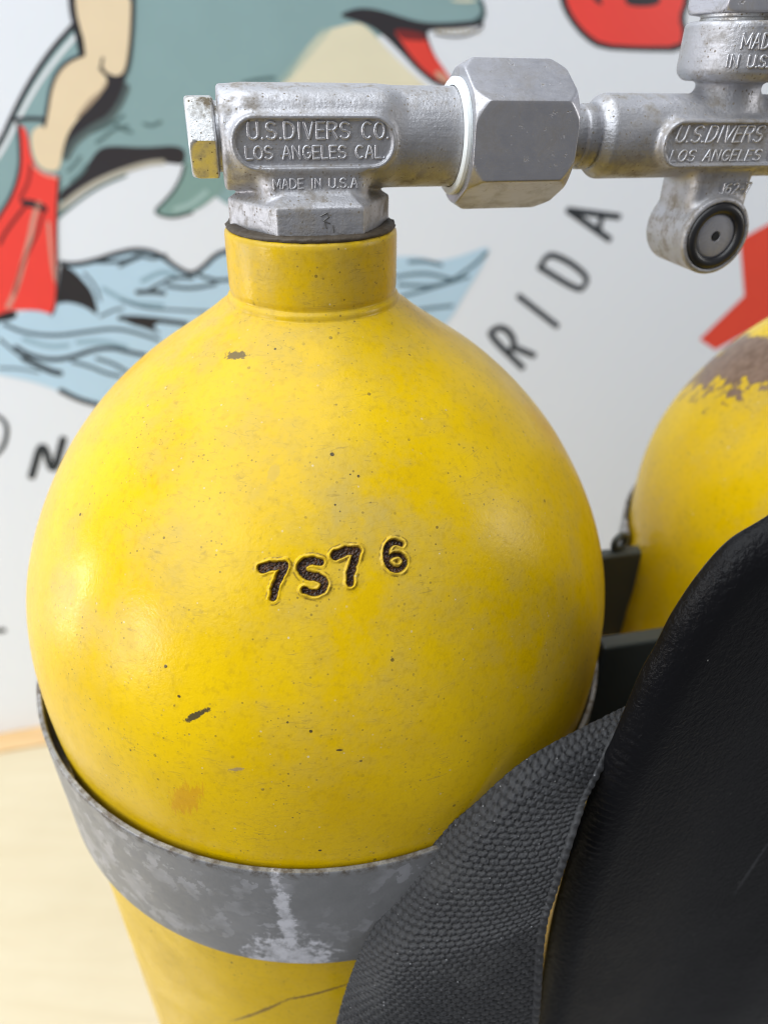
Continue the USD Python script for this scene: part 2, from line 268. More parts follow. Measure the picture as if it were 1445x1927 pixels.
ART = [
 ('whale_body',(138,168,172),'p',[(0.0864,0.0041),(0.1236,0.0584),(0.1508,0.0815),(0.1648,0.1007),(0.1798,0.12),(0.1979,0.1389),(0.2188,0.1573),(0.2441,0.1934),(0.5028,0.2033),(0.5077,0.1784),(0.5126,0.1714),(0.5107,0.1648),(0.4895,0.1626),(0.4646,0.1578),(0.4236,0.1569),(0.399,0.1266),(0.3619,0.0341),(0.3066,0.0355),(0.2769,0.0739),(0.2556,0.0742),(0.2319,0.0694),(0.2094,0.0604),(0.194,0.049),(0.1808,0.037),(0.1509,-0.0068),(0.096,-0.0542)],0.0,1),
 ('outline',(48,46,52),'s',[(0.1241,0.0601),(0.1519,0.0855),(0.1648,0.1037),(0.1802,0.1229),(0.1981,0.1416),(0.2192,0.159)],0.00306,2),
 ('outline',(226,230,236),'s',[(0.125,0.0559),(0.1508,0.0788),(0.167,0.1001),(0.1823,0.1188),(0.1984,0.1352),(0.2164,0.1507)],0.00238,2),
 ('belly_shadow',(48,46,52),'p',[(0.1829,0.0492),(0.1863,0.0548),(0.1961,0.0602),(0.2088,0.0725),(0.2179,0.0826),(0.2297,0.0839),(0.2498,0.0823),(0.2798,0.0842),(0.2779,0.0702),(0.266,0.0718),(0.2513,0.0734),(0.2358,0.0694),(0.2172,0.0641),(0.201,0.0559),(0.1843,0.0456)],0.0,2),
 ('belly_edge',(176,172,160),'s',[(0.1821,0.0421),(0.1974,0.0525),(0.2137,0.0606),(0.2325,0.0673),(0.2511,0.072),(0.2616,0.0726)],0.0038,3),
 ('outline',(92,118,120),'s',[(0.1801,0.0363),(0.198,0.0482),(0.2144,0.0571),(0.2334,0.0638)],0.0019,3),
 ('shade_line',(92,118,120),'s',[(0.2142,0.0926),(0.2263,0.0965),(0.2389,0.103)],0.00216,3),
 ('shade_line',(92,118,120),'s',[(0.2172,0.086),(0.2317,0.0952),(0.2406,0.0965)],0.00222,3),
 ('shade_line',(92,118,120),'s',[(0.2322,0.0978),(0.2372,0.0938),(0.2428,0.0925)],0.00222,3),
 ('shade_line',(92,118,120),'s',[(0.2523,0.0978),(0.2579,0.0964),(0.2642,0.0991)],0.00228,3),
 ('shade_line',(92,118,120),'s',[(0.1933,0.0672),(0.2002,0.0726),(0.2039,0.0767)],0.00216,3),
 ('shade_line',(92,118,120),'s',[(0.194,0.0603),(0.2023,0.0657),(0.207,0.0712)],0.00222,3),
 ('shade_line',(92,118,120),'s',[(0.3264,0.1242),(0.3355,0.1262),(0.3493,0.1277)],0.00234,3),
 ('pectoral_fin',(128,160,156),'p',[(0.2787,0.0759),(0.2758,0.066),(0.2681,0.0546),(0.2574,0.0446),(0.2496,0.0389),(0.2513,0.0351),(0.2635,0.0332),(0.2781,0.0366),(0.2916,0.043),(0.3072,0.0553),(0.3093,0.0755)],0.0,4),
 ('outline',(40,52,54),'s',[(0.2772,0.0703),(0.2737,0.0618),(0.2662,0.0518),(0.2573,0.0439),(0.2503,0.0385),(0.2544,0.0348),(0.2651,0.0333),(0.2781,0.0366)],0.002,5),
 ('fin_light',(160,188,186),'s',[(0.291,0.0512),(0.2789,0.0426),(0.2659,0.0392)],0.0036,5),
 ('belly',(228,222,196),'p',[(0.4048,0.1615),(0.4149,0.1627),(0.4225,0.1583),(0.4356,0.1465),(0.4505,0.1349),(0.4645,0.1251),(0.4759,0.1173),(0.3423,0.1165),(0.3567,0.1242),(0.3662,0.136),(0.3769,0.1496),(0.3871,0.157)],0.0,2),
 ('shade_line',(180,200,188),'s',[(0.3846,0.1574),(0.3947,0.1591)],0.00062,3),
 ('shade_line',(180,200,188),'s',[(0.3831,0.156),(0.3931,0.1576)],0.00062,3),
 ('shade_line',(180,200,188),'s',[(0.3816,0.1545),(0.3916,0.1561)],0.00064,3),
 ('shade_line',(180,200,188),'s',[(0.38,0.153),(0.3901,0.1546)],0.00062,3),
 ('shade_line',(180,200,188),'s',[(0.3785,0.1515),(0.3885,0.1531)],0.00062,3),
 ('shade_line',(180,200,188),'s',[(0.3769,0.15),(0.387,0.1516)],0.00064,3),
 ('shade_line',(180,200,188),'s',[(0.3754,0.1485),(0.3854,0.1501)],0.00062,3),
 ('shade_line',(180,200,188),'s',[(0.3738,0.147),(0.3839,0.1486)],0.00064,3),
 ('shade_line',(180,200,188),'s',[(0.3723,0.1455),(0.3823,0.1471)],0.00062,3),
 ('shade_line',(180,200,188),'s',[(0.3707,0.144),(0.3808,0.1456)],0.00064,3),
 ('shade_line',(180,200,188),'s',[(0.3691,0.1425),(0.3792,0.1441)],0.00062,3),
 ('shade_line',(180,200,188),'s',[(0.3676,0.141),(0.3777,0.1426)],0.00064,3),
 ('shade_line',(180,200,188),'s',[(0.366,0.1395),(0.3761,0.1411)],0.00064,3),
 ('shade_line',(180,200,188),'s',[(0.3644,0.138),(0.3746,0.1396)],0.00062,3),
 ('shade_line',(180,200,188),'s',[(0.3629,0.1364),(0.373,0.138)],0.00064,3),
 ('shade_line',(180,200,188),'s',[(0.3613,0.1349),(0.3714,0.1365)],0.00064,3),
 ('shade_line',(180,200,188),'s',[(0.3597,0.1334),(0.3698,0.135)],0.00062,3),
 ('shade_line',(180,200,188),'s',[(0.3581,0.1319),(0.3683,0.1335)],0.00062,3),
 ('shade_line',(180,200,188),'s',[(0.3566,0.1303),(0.3667,0.1319)],0.00064,3),
 ('shade_line',(180,200,188),'s',[(0.355,0.1288),(0.3651,0.1304)],0.00064,3),
 ('shade_line',(180,200,188),'s',[(0.3534,0.1273),(0.3635,0.1289)],0.00064,3),
 ('shade_line',(180,200,188),'s',[(0.3518,0.1257),(0.3619,0.1273)],0.00062,3),
 ('mouth',(48,46,52),'p',[(0.3986,0.1663),(0.4049,0.1695),(0.4149,0.1716),(0.4276,0.1709),(0.443,0.1675),(0.4561,0.1647),(0.4693,0.1635),(0.4919,0.1648),(0.5107,0.1671),(0.5105,0.1629),(0.4922,0.1609),(0.4722,0.1599),(0.4656,0.1587),(0.4672,0.1535),(0.4731,0.1429),(0.4871,0.1276),(0.4868,0.1219),(0.4742,0.1241),(0.46,0.1328),(0.4462,0.1446),(0.4329,0.1549),(0.4225,0.1608),(0.4098,0.1641)],0.0,4),
 ('tongue',(226,70,60),'p',[(0.4393,0.1592),(0.4497,0.1589),(0.463,0.1576),(0.4702,0.1461),(0.4804,0.1353),(0.4886,0.1265),(0.486,0.1242),(0.4782,0.1264),(0.4655,0.1329),(0.4529,0.1436),(0.446,0.152)],0.0,5),
 ('tongue_tip',(206,160,138),'p',[(0.4716,0.1335),(0.4792,0.1331),(0.4862,0.1267),(0.4852,0.1247),(0.4782,0.1266)],0.0,6),
 ('tongue_shade',(120,44,46),'p',[(0.4396,0.1594),(0.4497,0.1592),(0.463,0.1576),(0.4665,0.1524),(0.4565,0.1527),(0.446,0.1531)],0.0,6),
 ('tooth',(206,196,172),'p',[(0.4722,0.1597),(0.4751,0.1602),(0.4755,0.1577),(0.4734,0.1572)],0.0,5),
 ('tooth',(206,196,172),'p',[(0.4767,0.1598),(0.4796,0.1603),(0.4801,0.1578),(0.4779,0.1573)],0.0,5),
 ('tooth',(206,196,172),'p',[(0.4813,0.1599),(0.4842,0.1604),(0.4846,0.1579),(0.4825,0.1574)],0.0,5),
 ('tooth',(206,196,172),'p',[(0.4858,0.16),(0.4888,0.1605),(0.4892,0.158),(0.4871,0.1575)],0.0,5),
 ('tooth',(206,196,172),'p',[(0.4904,0.1601),(0.4934,0.1606),(0.4938,0.1581),(0.4917,0.1576)],0.0,5),
 ('tooth',(206,196,172),'p',[(0.495,0.1602),(0.498,0.1607),(0.4984,0.1582),(0.4963,0.1577)],0.0,5),
 ('tooth',(206,196,172),'p',[(0.4996,0.1603),(0.5026,0.1608),(0.5031,0.1583),(0.5009,0.1578)],0.0,5),
 ('tooth',(206,196,172),'p',[(0.5043,0.1604),(0.5072,0.1609),(0.5077,0.1584),(0.5056,0.1579)],0.0,5),
 ('snout_edge',(60,80,84),'p',[(0.5035,0.1793),(0.509,0.1785),(0.5116,0.1723),(0.5105,0.1666),(0.5062,0.1649),(0.4987,0.1649),(0.5078,0.1691),(0.508,0.1743)],0.0,5),
 ('snout_light',(222,220,196),'p',[(0.479,0.1784),(0.5029,0.1791),(0.5037,0.1775),(0.491,0.1765)],0.0,5),
 ('outline',(48,46,52),'s',[(0.5055,0.1651),(0.5118,0.1629),(0.4994,0.1568),(0.4859,0.1554),(0.4723,0.1573)],0.00129,6),
 ('diver_leg',(231,212,180),'p',[(0.2197,0.1767),(0.2177,0.1633),(0.2194,0.1531),(0.219,0.1399),(0.208,0.1355),(0.2,0.1291),(0.194,0.1205),(0.1892,0.1081),(0.184,0.0972),(0.1759,0.0951),(0.1725,0.0876),(0.1721,0.0743),(0.1776,0.0677),(0.1877,0.0676),(0.192,0.0795),(0.1988,0.0927),(0.2093,0.103),(0.2209,0.112),(0.2327,0.1231),(0.2395,0.1261),(0.2437,0.1287),(0.2477,0.1358),(0.2528,0.1538),(0.2577,0.1779)],0.0,6),
 ('leg_shadow',(48,46,52),'p',[(0.232,0.1301),(0.2298,0.1295),(0.2328,0.1233),(0.2209,0.112),(0.2093,0.103),(0.1988,0.0927),(0.192,0.0795),(0.1919,0.0768),(0.1991,0.0874),(0.2089,0.0939),(0.2183,0.0991),(0.2275,0.103),(0.2362,0.112),(0.2421,0.1209),(0.2452,0.1294),(0.2375,0.1264)],0.0,7),
 ('shade_line',(84,98,100),'s',[(0.1937,0.0768),(0.2005,0.0861),(0.21,0.0926),(0.2202,0.0978),(0.2287,0.1017),(0.2378,0.1114),(0.2437,0.1209)],0.00468,6),
 ('leg_shade',(176,156,132),'p',[(0.2294,0.1239),(0.2279,0.1196),(0.2186,0.1145),(0.2118,0.1081),(0.2046,0.1004),(0.2109,0.1037),(0.2211,0.1117),(0.233,0.1231)],0.0,7),
 ('outline',(48,46,52),'s',[(0.2189,0.1767),(0.2169,0.1633),(0.2181,0.1531),(0.2182,0.1408)],0.00442,7),
 ('outline',(48,46,52),'s',[(0.2183,0.1414),(0.219,0.1496),(0.2176,0.1542)],0.00408,7),
 ('outline',(48,46,52),'s',[(0.2585,0.1779),(0.2536,0.1538),(0.2483,0.1358),(0.2442,0.1282),(0.2388,0.1259),(0.2322,0.1277),(0.2289,0.1319)],0.00252,8),
 ('outline',(48,46,52),'s',[(0.219,0.1399),(0.2082,0.1362),(0.1998,0.1297),(0.1935,0.1205),(0.1885,0.1081),(0.1837,0.0966)],0.00204,8),
 ('outline',(48,46,52),'s',[(0.2314,0.138),(0.2294,0.1343),(0.2299,0.1301)],0.0014,8),
 ('outline',(48,46,52),'s',[(0.1651,0.1005),(0.1734,0.1015),(0.1835,0.1011)],0.00245,8),
 ('swim_fin',(238,70,62),'p',[(0.1669,0.0979),(0.1719,0.0951),(0.1699,0.0757),(0.1747,0.0664),(0.1866,0.0646),(0.1805,0.0435),(0.1756,0.0246),(0.1708,0.0002),(0.1642,-0.0285),(0.1582,-0.0376),(0.1519,-0.0333),(0.1322,-0.0315),(0.1247,-0.033),(0.1156,-0.036),(0.1031,-0.0301),(0.124,0.022),(0.1398,0.0389),(0.152,0.0527),(0.161,0.0691),(0.1643,0.0824)],0.0,8),
 ('outline',(48,46,52),'s',[(0.1031,-0.0301),(0.124,0.022),(0.1398,0.0389),(0.152,0.0527),(0.161,0.0691),(0.1643,0.0824),(0.1669,0.0979)],0.00216,9),
 ('outline',(60,44,48),'s',[(0.1866,0.0646),(0.1805,0.0435),(0.1756,0.0246),(0.1708,0.0002),(0.1642,-0.0285),(0.1582,-0.0376)],0.00152,9),
 ('fin_strap',(48,46,52),'p',[(0.1552,0.0484),(0.1622,0.0494),(0.1734,0.0452),(0.1733,0.0387),(0.1675,0.0417),(0.1568,0.0448)],0.0,9),
 ('fin_rib',(205,150,135),'s',[(0.1685,0.046),(0.1628,0.0368),(0.1575,0.0238),(0.137,-0.0168),(0.1281,-0.029)],0.00342,9),
 ('fin_rib',(120,40,42),'s',[(0.1598,0.0455),(0.1468,0.0329),(0.1391,0.0251),(0.1345,0.0184)],0.00222,9),
 ('fin_rib',(120,40,42),'s',[(0.1713,0.0423),(0.1647,0.0294),(0.1615,0.0236),(0.145,0.0013),(0.1352,-0.0193)],0.00185,9),
 ('fin_rib',(205,150,135),'s',[(0.172,0.0323),(0.1679,0.004),(0.1675,-0.0108)],0.00228,9),
 ('fin_rib',(150,46,46),'s',[(0.169,0.0716),(0.165,0.0608),(0.1566,0.0498)],0.00216,9),
 ('fin_rib',(240,150,135),'s',[(0.1704,0.0716),(0.1759,0.0654),(0.186,0.0629)],0.0018,9),
 ('sea',(184,213,234),'p',[(0.0971,-0.0349),(0.1186,-0.0427),(0.1311,-0.0357),(0.1451,-0.0326),(0.163,-0.0284),(0.1729,0.0001),(0.1852,0.0018),(0.2,0.0036),(0.2142,0.008),(0.2332,0.0115),(0.2487,0.0079),(0.2597,-0.0027),(0.2715,-0.0103),(0.2826,-0.0049),(0.2942,0.0061),(0.3022,0.0083),(0.308,0.0071),(0.3778,-0.0086),(0.4457,-0.0035),(0.4675,-0.0044),(0.4834,-0.0096),(0.5079,-0.0051),(0.5353,0.0038),(0.5257,-0.0174),(0.5099,-0.0428),(0.4985,-0.0643),(0.466,-0.0901),(0.3732,-0.1355),(0.2271,-0.1374),(0.178,-0.115),(0.1628,-0.1112),(0.1503,-0.1026),(0.1309,-0.0921),(0.1078,-0.0842),(0.0854,-0.0768)],0.0,5),
 ('wave_line',(48,54,60),'s',[(0.1746,0.0022),(0.185,0.0006),(0.2012,0.0036),(0.2141,0.0075),(0.2331,0.0109),(0.2485,0.0069),(0.2595,-0.0039),(0.2714,-0.0113),(0.2825,-0.0053),(0.2941,0.0051),(0.3073,0.0071)],0.00394,6),
 ('wave_line',(66,80,90),'s',[(0.1998,0.0026),(0.2154,0.0014),(0.2255,0.0028),(0.2336,0.0068),(0.2429,0.0027),(0.2533,0.0052)],0.00288,6),
 ('wave_line',(66,80,90),'s',[(0.2173,-0.0018),(0.2253,0.0016),(0.2345,0.0049)],0.0024,6),
 ('wave_line',(48,54,60),'s',[(0.2274,-0.0228),(0.2376,-0.0228),(0.2476,-0.0245)],0.00394,6),
 ('wave_line',(66,80,90),'s',[(0.253,-0.0139),(0.2622,-0.0125),(0.2724,-0.0136)],0.00303,6),
 ('wave_line',(66,80,90),'s',[(0.2379,-0.0207),(0.253,-0.0139)],0.00252,6),
 ('wave_line',(66,80,90),'s',[(0.2778,-0.0116),(0.2903,-0.0168),(0.305,-0.0162)],0.0031,6),
 ('wave_line',(66,80,90),'s',[(0.251,-0.0188),(0.2699,-0.0224),(0.29,-0.0194)],0.0031,6),
 ('wave_line',(48,54,60),'s',[(0.2105,-0.0431),(0.2302,-0.0446),(0.2621,-0.0512)],0.00454,6),
 ('wave_line',(48,54,60),'s',[(0.1258,-0.062),(0.1338,-0.0694),(0.15,-0.0751),(0.1668,-0.0736),(0.1847,-0.0679),(0.2002,-0.0676),(0.2124,-0.0727),(0.225,-0.0762)],0.00395,6),
 ('wave_line',(66,80,90),'s',[(0.1221,-0.043),(0.1347,-0.0507),(0.1583,-0.055),(0.1839,-0.0526),(0.2058,-0.0513),(0.2217,-0.0565),(0.2377,-0.0636)],0.00296,6),
 ('wave_line',(48,54,60),'s',[(0.1295,-0.0719),(0.1391,-0.0789),(0.149,-0.0854),(0.1538,-0.0865)],0.00543,6),
 ('wave_line',(66,80,90),'s',[(0.1156,-0.0545),(0.1227,-0.0645),(0.1295,-0.0719)],0.00241,6),
 ('wave_line',(66,80,90),'s',[(0.166,-0.0775),(0.1791,-0.0828),(0.1896,-0.0895),(0.2008,-0.0933)],0.0031,6),
 ('wave_line',(66,80,90),'s',[(0.1856,-0.0761),(0.1977,-0.0814),(0.208,-0.0902)],0.0031,6),
 ('wave_line',(48,54,60),'s',[(0.1516,-0.1024),(0.1628,-0.1112),(0.1775,-0.1176)],0.00506,6),
 ('wave_line',(66,80,90),'s',[(0.1093,-0.0784),(0.1238,-0.0801),(0.1377,-0.0845)],0.00193,6),
 ('wave_line',(66,80,90),'s',[(0.1897,-0.0056),(0.1962,-0.016),(0.1976,-0.0278)],0.00192,6),
 ('wave_line',(66,80,90),'s',[(0.2137,-0.0286),(0.2315,-0.0363),(0.2546,-0.039),(0.2834,-0.0421)],0.00207,6),
 ('wave_line',(66,80,90),'s',[(0.195,-0.0408),(0.206,-0.0362),(0.2138,-0.0353)],0.00197,6),
 ('wave_line',(140,172,190),'s',[(0.2018,-0.0189),(0.2195,-0.0316),(0.2448,-0.0344)],0.00369,6),
 ('wave_line',(140,172,190),'s',[(0.1733,-0.0612),(0.1937,-0.0612),(0.2106,-0.068)],0.0037,6),
 ('wave_line',(140,172,190),'s',[(0.1334,-0.0557),(0.1501,-0.0637),(0.1652,-0.0634)],0.0036,6),
 ('wave_line',(140,172,190),'s',[(0.2326,-0.014),(0.2489,-0.007),(0.2587,-0.0101)],0.00369,6),
 ('wave_line',(84,110,124),'s',[(0.4462,-0.0207),(0.473,-0.0183),(0.4984,-0.0255)],0.003,6),
 ('wave_line',(84,110,124),'s',[(0.4466,-0.0394),(0.4737,-0.0337),(0.5135,-0.0239)],0.00306,6),
 ('wave_line',(84,110,124),'s',[(0.4495,-0.0539),(0.4745,-0.0505),(0.5001,-0.0495)],0.00307,6),
 ('wave_line',(84,110,124),'s',[(0.4579,-0.0085),(0.4725,-0.0082),(0.4875,-0.0125)],0.00294,6),
 ('wave_line',(84,110,124),'s',[(0.4488,-0.0277),(0.4887,-0.0321),(0.5178,-0.0147),(0.5295,-0.0037)],0.00306,6),
 ('rock',(44,42,46),'p',[(0.1735,0.0015),(0.1809,-0.0017),(0.1884,-0.0121),(0.1937,-0.0223),(0.1939,-0.0414),(0.1866,-0.033),(0.1753,-0.0281),(0.168,-0.0277),(0.1639,-0.0298),(0.1704,-0.0085)],0.0,7),
 ('rock',(44,42,46),'p',[(0.1035,-0.0289),(0.1212,-0.0327),(0.1327,-0.0319),(0.1332,-0.0371),(0.1265,-0.04),(0.1192,-0.0404),(0.1,-0.0416)],0.0,7),
 ('wave_gap',(44,42,46),'p',[(0.2104,-0.0438),(0.2179,-0.0412),(0.2302,-0.0443),(0.2494,-0.0476),(0.2332,-0.0503),(0.2422,-0.0604),(0.2289,-0.0528),(0.219,-0.0494)],0.0,7),
 ('letter',(45,50,56),'l',[[(0.6552,0.0229),(0.6041,0.0297),(0.6498,0.0037)],[(0.6382,0.0253),(0.6373,0.0105)]],0.00578,3),
 ('letter',(45,50,56),'l',[[(0.5835,-0.0187),(0.5886,-0.0093),(0.5949,-0.0079),(0.6131,-0.0154),(0.6282,-0.0254),(0.6343,-0.0319),(0.6327,-0.0382),(0.6272,-0.0425),(0.5835,-0.0187)]],0.00557,3),
 ('letter',(45,50,56),'l',[[(0.5662,-0.0446),(0.6096,-0.0753)]],0.00568,3),
 ('letter',(45,50,56),'l',[[(0.5785,-0.1152),(0.54,-0.0801),(0.5434,-0.0746),(0.5511,-0.0728),(0.5597,-0.0776),(0.5662,-0.087),(0.5663,-0.0948),(0.5608,-0.0989)],[(0.5662,-0.0935),(0.5889,-0.1036)]],0.0064,3),
 ('letter',(45,50,56),'l',[[(0.1089,-0.1815),(0.1272,-0.1437),(0.1258,-0.1854),(0.143,-0.1478)]],0.00649,3),
 ('letter',(45,50,56),'l',[[(0.0936,-0.1194),(0.0991,-0.1226),(0.1013,-0.1293),(0.0998,-0.1376),(0.0936,-0.1503),(0.0833,-0.1587)]],0.00371,3),
 ('letter',(45,50,56),'l',[[(0.0323,-0.3525),(0.0411,-0.3529)]],0.00625,3),
 ('big_letter_edge',(48,46,52),'p',[(0.5646,0.1994),(0.5707,0.1802),(0.5798,0.1685),(0.5957,0.1565),(0.6119,0.1497),(0.6456,0.1489),(0.6897,0.1492),(0.6884,0.1626),(0.6818,0.1724),(0.6849,0.1835),(0.6792,0.2035)],0.0,3),
 ('big_letter',(238,70,62),'p',[(0.571,0.1996),(0.576,0.1804),(0.5851,0.1693),(0.5978,0.16),(0.6131,0.1533),(0.6447,0.1524),(0.6832,0.1531),(0.6831,0.1625),(0.6765,0.1722),(0.6792,0.1834),(0.6736,0.2033)],0.0,4),
 ('big_letter_gap',(48,46,52),'p',[(0.6187,0.2013),(0.6259,0.1812),(0.6321,0.1783),(0.6527,0.1789),(0.6583,0.1828),(0.6551,0.2026)],0.0,5),
 ('big_letter_gap',(48,46,52),'p',[(0.5885,0.2002),(0.5972,0.1823),(0.6087,0.1773),(0.6042,0.1839),(0.6017,0.2007)],0.0,5),
 ('red_emblem',(228,74,54),'p',[(0.7761,-0.1002),(0.8158,-0.0572),(0.7921,-0.0016),(0.822,0.013),(0.8828,0.0297),(0.9234,-0.0652),(0.8574,-0.0839),(0.7994,-0.1134)],0.0,3),
]
STAMP = [[(-0.01489,-0.00026),(-0.0132,0.00037),(-0.01028,0.00055),(-0.01125,-0.0021),(-0.012,-0.00443),(-0.01224,-0.00615)],[(-0.00292,0.00118),(-0.00474,0.00163),(-0.00651,0.00099),(-0.00689,-0.00032),(-0.00591,-0.00145),(-0.00365,-0.00176),(-0.00233,-0.00263),(-0.00218,-0.00379),(-0.0031,-0.00489),(-0.00468,-0.00513),(-0.00608,-0.00449)],[(0.0004,0.0024),(0.0026,0.0031),(0.00493,0.00288),(0.00398,0.00038),(0.00326,-0.00155),(0.00287,-0.00343)],[(0.01487,0.003),(0.01338,0.00382),(0.01188,0.00331),(0.01102,0.00181),(0.01088,-0.0002),(0.01184,-0.00192),(0.0134,-0.00234),(0.01482,-0.00143),(0.01486,0.00011),(0.01363,0.00117),(0.01206,0.0009),(0.01121,8e-05)]]
STAMP_AT = (0.13492, 0.05456, 0.06656)


# ------------------------------------------------------------------ the setting: board wall, printed mural, table
WY = math.radians(14.6)
WA = np.array([-.40585, .34014, 0.0]); WD = np.array([math.cos(WY), math.sin(WY), 0]); WN = np.array([math.sin(WY), -math.cos(WY), 0])
TABLE = -.5
def frame_box(x0, x1, n0, n1, z0, z1):
    """a box given along the wall, out of the wall and upwards"""
    b = trimesh.creation.box((x1 - x0, n1 - n0, z1 - z0)); v = b.vertices + [(x0 + x1) / 2, (n0 + n1) / 2, (z0 + z1) / 2]
    return trimesh.Trimesh(WA + v[:, :1] * WD + v[:, 1:2] * WN + v[:, 2:] * [0, 0, 1], b.faces[:, ::-1], process=False)
wl = obj('wall', frame_box(-.75, 1.9, -.02, 0, TABLE - .03, .75), M_WALL, smooth=False); tag(wl, 'smooth white board wall behind the tanks', None, None, 'structure')
tb = thing('table', 'pale birch tabletop with honey wood strip along its back, under the tanks', 'table')
obj('tabletop', frame_box(-.75, 1.9, .027, .545, TABLE - .03, TABLE), M_TABLE, tb, False)
obj('back_strip', frame_box(-.75, 1.9, .0005, .0265, TABLE - .03, TABLE + .003), M_TRIM, tb, False)

INK = {}
def ink(c):
    if c not in INK:
        g = G(); P = g.pos(); n = g.noise(P, 30, 4); l = np.array(lin(c)) * 1.02
        col = g.mix(n, tuple(l * .93), tuple(l * 1.06))
        INK[c] = g.done('print_ink_%d_%d_%d' % c, g.add('principled_bsdf', 'BSDF', base_color=col, roughness=.42))
    return INK[c]
def chaikin(p, closed, it=2):
    p = np.array(p, float)
    for _ in range(it):
        q = np.roll(p, -1, 0) if closed else p[1:]; a = p if closed else p[:-1]
        r = np.empty((2 * len(a), 2)); r[0::2] = .75 * a + .25 * q; r[1::2] = .25 * a + .75 * q
        p = r if closed else np.vstack([p[:1], r, p[-1:]])
    return p
def sheet(shape, off):
    """a thin printed film on the wall"""
    ms = []
    for s in getattr(shape, 'geoms', [shape]):
        if s.is_empty or s.geom_type != 'Polygon': continue
        v, f = trimesh.creation.triangulate_polygon(s, engine='earcut'); ms.append(trimesh.Trimesh(np.c_[v, np.zeros(len(v))], f, process=False))
    m = trimesh.util.concatenate(ms); v = m.vertices
    return trimesh.Trimesh(WA + v[:, :1] * WD + v[:, 1:2] * [0, 0, 1] + off * WN, m.faces, process=False)
mural = thing('wall_mural', 'printed cartoon of a diver riding a whale over waves with curved lettering', 'mural')
for name, colr, kd, pts, w, lay in ART:
    if kd == 'p':
        sharp = name in ('red_emblem', 'tooth', 'big_letter', 'big_letter_edge', 'big_letter_gap')
        s = Polygon(chaikin(pts, True, 1 if sharp else 2) if not name == 'red_emblem' else pts).buffer(0)
    elif kd == 's':
        s = LineString(chaikin(pts, False)).buffer(w / 2)
    else:
        s = shapely.union_all([LineString(a if len(a) < 4 else chaikin(a, False)).buffer(w / 2) for a in pts])
    obj(name, sheet(s, .00008 * lay), ink(colr), mural, False)

# ------------------------------------------------------------------ geometry tools
def revolve(prof, nphi=160, a0=0.0, a1=2 * math.pi):
    """closed revolve of an (r, z) profile"""
    prof = np.asarray(prof, float); ph = np.linspace(a0, a1, nphi, endpoint=False)
    v = np.stack([prof[:, None, 0] * np.cos(ph), prof[:, None, 0] * np.sin(ph), np.repeat(prof[:, 1:2], nphi, 1)], -1).reshape(-1, 3)
    i, j = np.meshgrid(np.arange(len(prof) - 1), np.arange(nphi), indexing='ij'); k = (j + 1) % nphi
    f = np.stack([i * nphi + j, i * nphi + k, (i + 1) * nphi + k, (i + 1) * nphi + j], -1).reshape(-1, 4)
    f = np.vstack([f[:, [0, 1, 2]], f[:, [0, 2, 3]]])
    return trimesh.Trimesh(v, f, process=False)
def grid_faces(a, b, flip=False):
    i, j = np.meshgrid(np.arange(a - 1), np.arange(b - 1), indexing='ij')
    f = np.stack([i * b + j, (i + 1) * b + j, (i + 1) * b + j + 1, i * b + j + 1], -1).reshape(-1, 4)
    f = np.vstack([f[:, [0, 1, 2]], f[:, [0, 2, 3]]])
    return f[:, ::-1] if flip else f
def surface_net(fn, lo, hi, h):
    lo, hi = np.array(lo, float), np.array(hi, float); n = np.ceil((hi - lo) / h).astype(int) + 1
    ax = [lo[k] + h * np.arange(n[k]) for k in range(3)]
    X, Y, Z = np.meshgrid(*ax, indexing='ij'); V = fn(X, Y, Z).astype(np.float32); S = V < 0
    c = [S[a:n[0] - 1 + a, b:n[1] - 1 + b, d:n[2] - 1 + d] for a in (0, 1) for b in (0, 1) for d in (0, 1)]
    any_, all_ = np.logical_or.reduce(c), np.logical_and.reduce(c); act = any_ & ~all_
    idx = -np.ones(act.shape, np.int64); idx[act] = np.arange(act.sum()); I = np.argwhere(act)
    acc, cnt = np.zeros((len(I), 3)), np.zeros((len(I), 1))
    cor = np.array([(a, b, d) for a in (0, 1) for b in (0, 1) for d in (0, 1)])
    for p in range(8):
        for q in range(p + 1, 8):
            if np.abs(cor[p] - cor[q]).sum() != 1: continue
            va, vb = V[tuple((I + cor[p]).T)], V[tuple((I + cor[q]).T)]; m = (va < 0) != (vb < 0)
            t = np.where(m, va / np.where(m, va - vb, 1), 0)[:, None]
            acc += np.where(m[:, None], cor[p] + t * (cor[q] - cor[p]), 0); cnt += m[:, None]
    verts = lo + h * (I + acc / cnt); faces = []
    for k in range(3):
        u, w = (k + 1) % 3, (k + 2) % 3
        sl0, sl1 = [slice(1, -1)] * 3, [slice(1, -1)] * 3
        sl0[k], sl1[k] = slice(0, n[k] - 1), slice(1, n[k])
        a, b = S[tuple(sl0)], S[tuple(sl1)]; e = np.argwhere(a != b); 
        if not len(e): continue
        fl = b[tuple(e.T)]; off = np.ones(3, int); off[k] = 0; e = e + off
        def cell(du, dw):
            x = e.copy(); x[:, u] -= du; x[:, w] -= dw; return idx[tuple(x.T)]
        q = np.stack([cell(1, 1), cell(0, 1), cell(0, 0), cell(1, 0)], 1)
        q[fl] = q[fl][:, ::-1]; faces.append(q)
    q = np.vstack(faces); f = np.vstack([q[:, [0, 1, 2]], q[:, [0, 2, 3]]])
    return trimesh.Trimesh(verts, f, process=False)
def smin(a, b, k):
    h = np.clip(.5 + .5 * (b - a) / k, 0, 1); return b * (1 - h) + a * h - k * h * (1 - h)
def smax(a, b, k): return -smin(-a, -b, k)
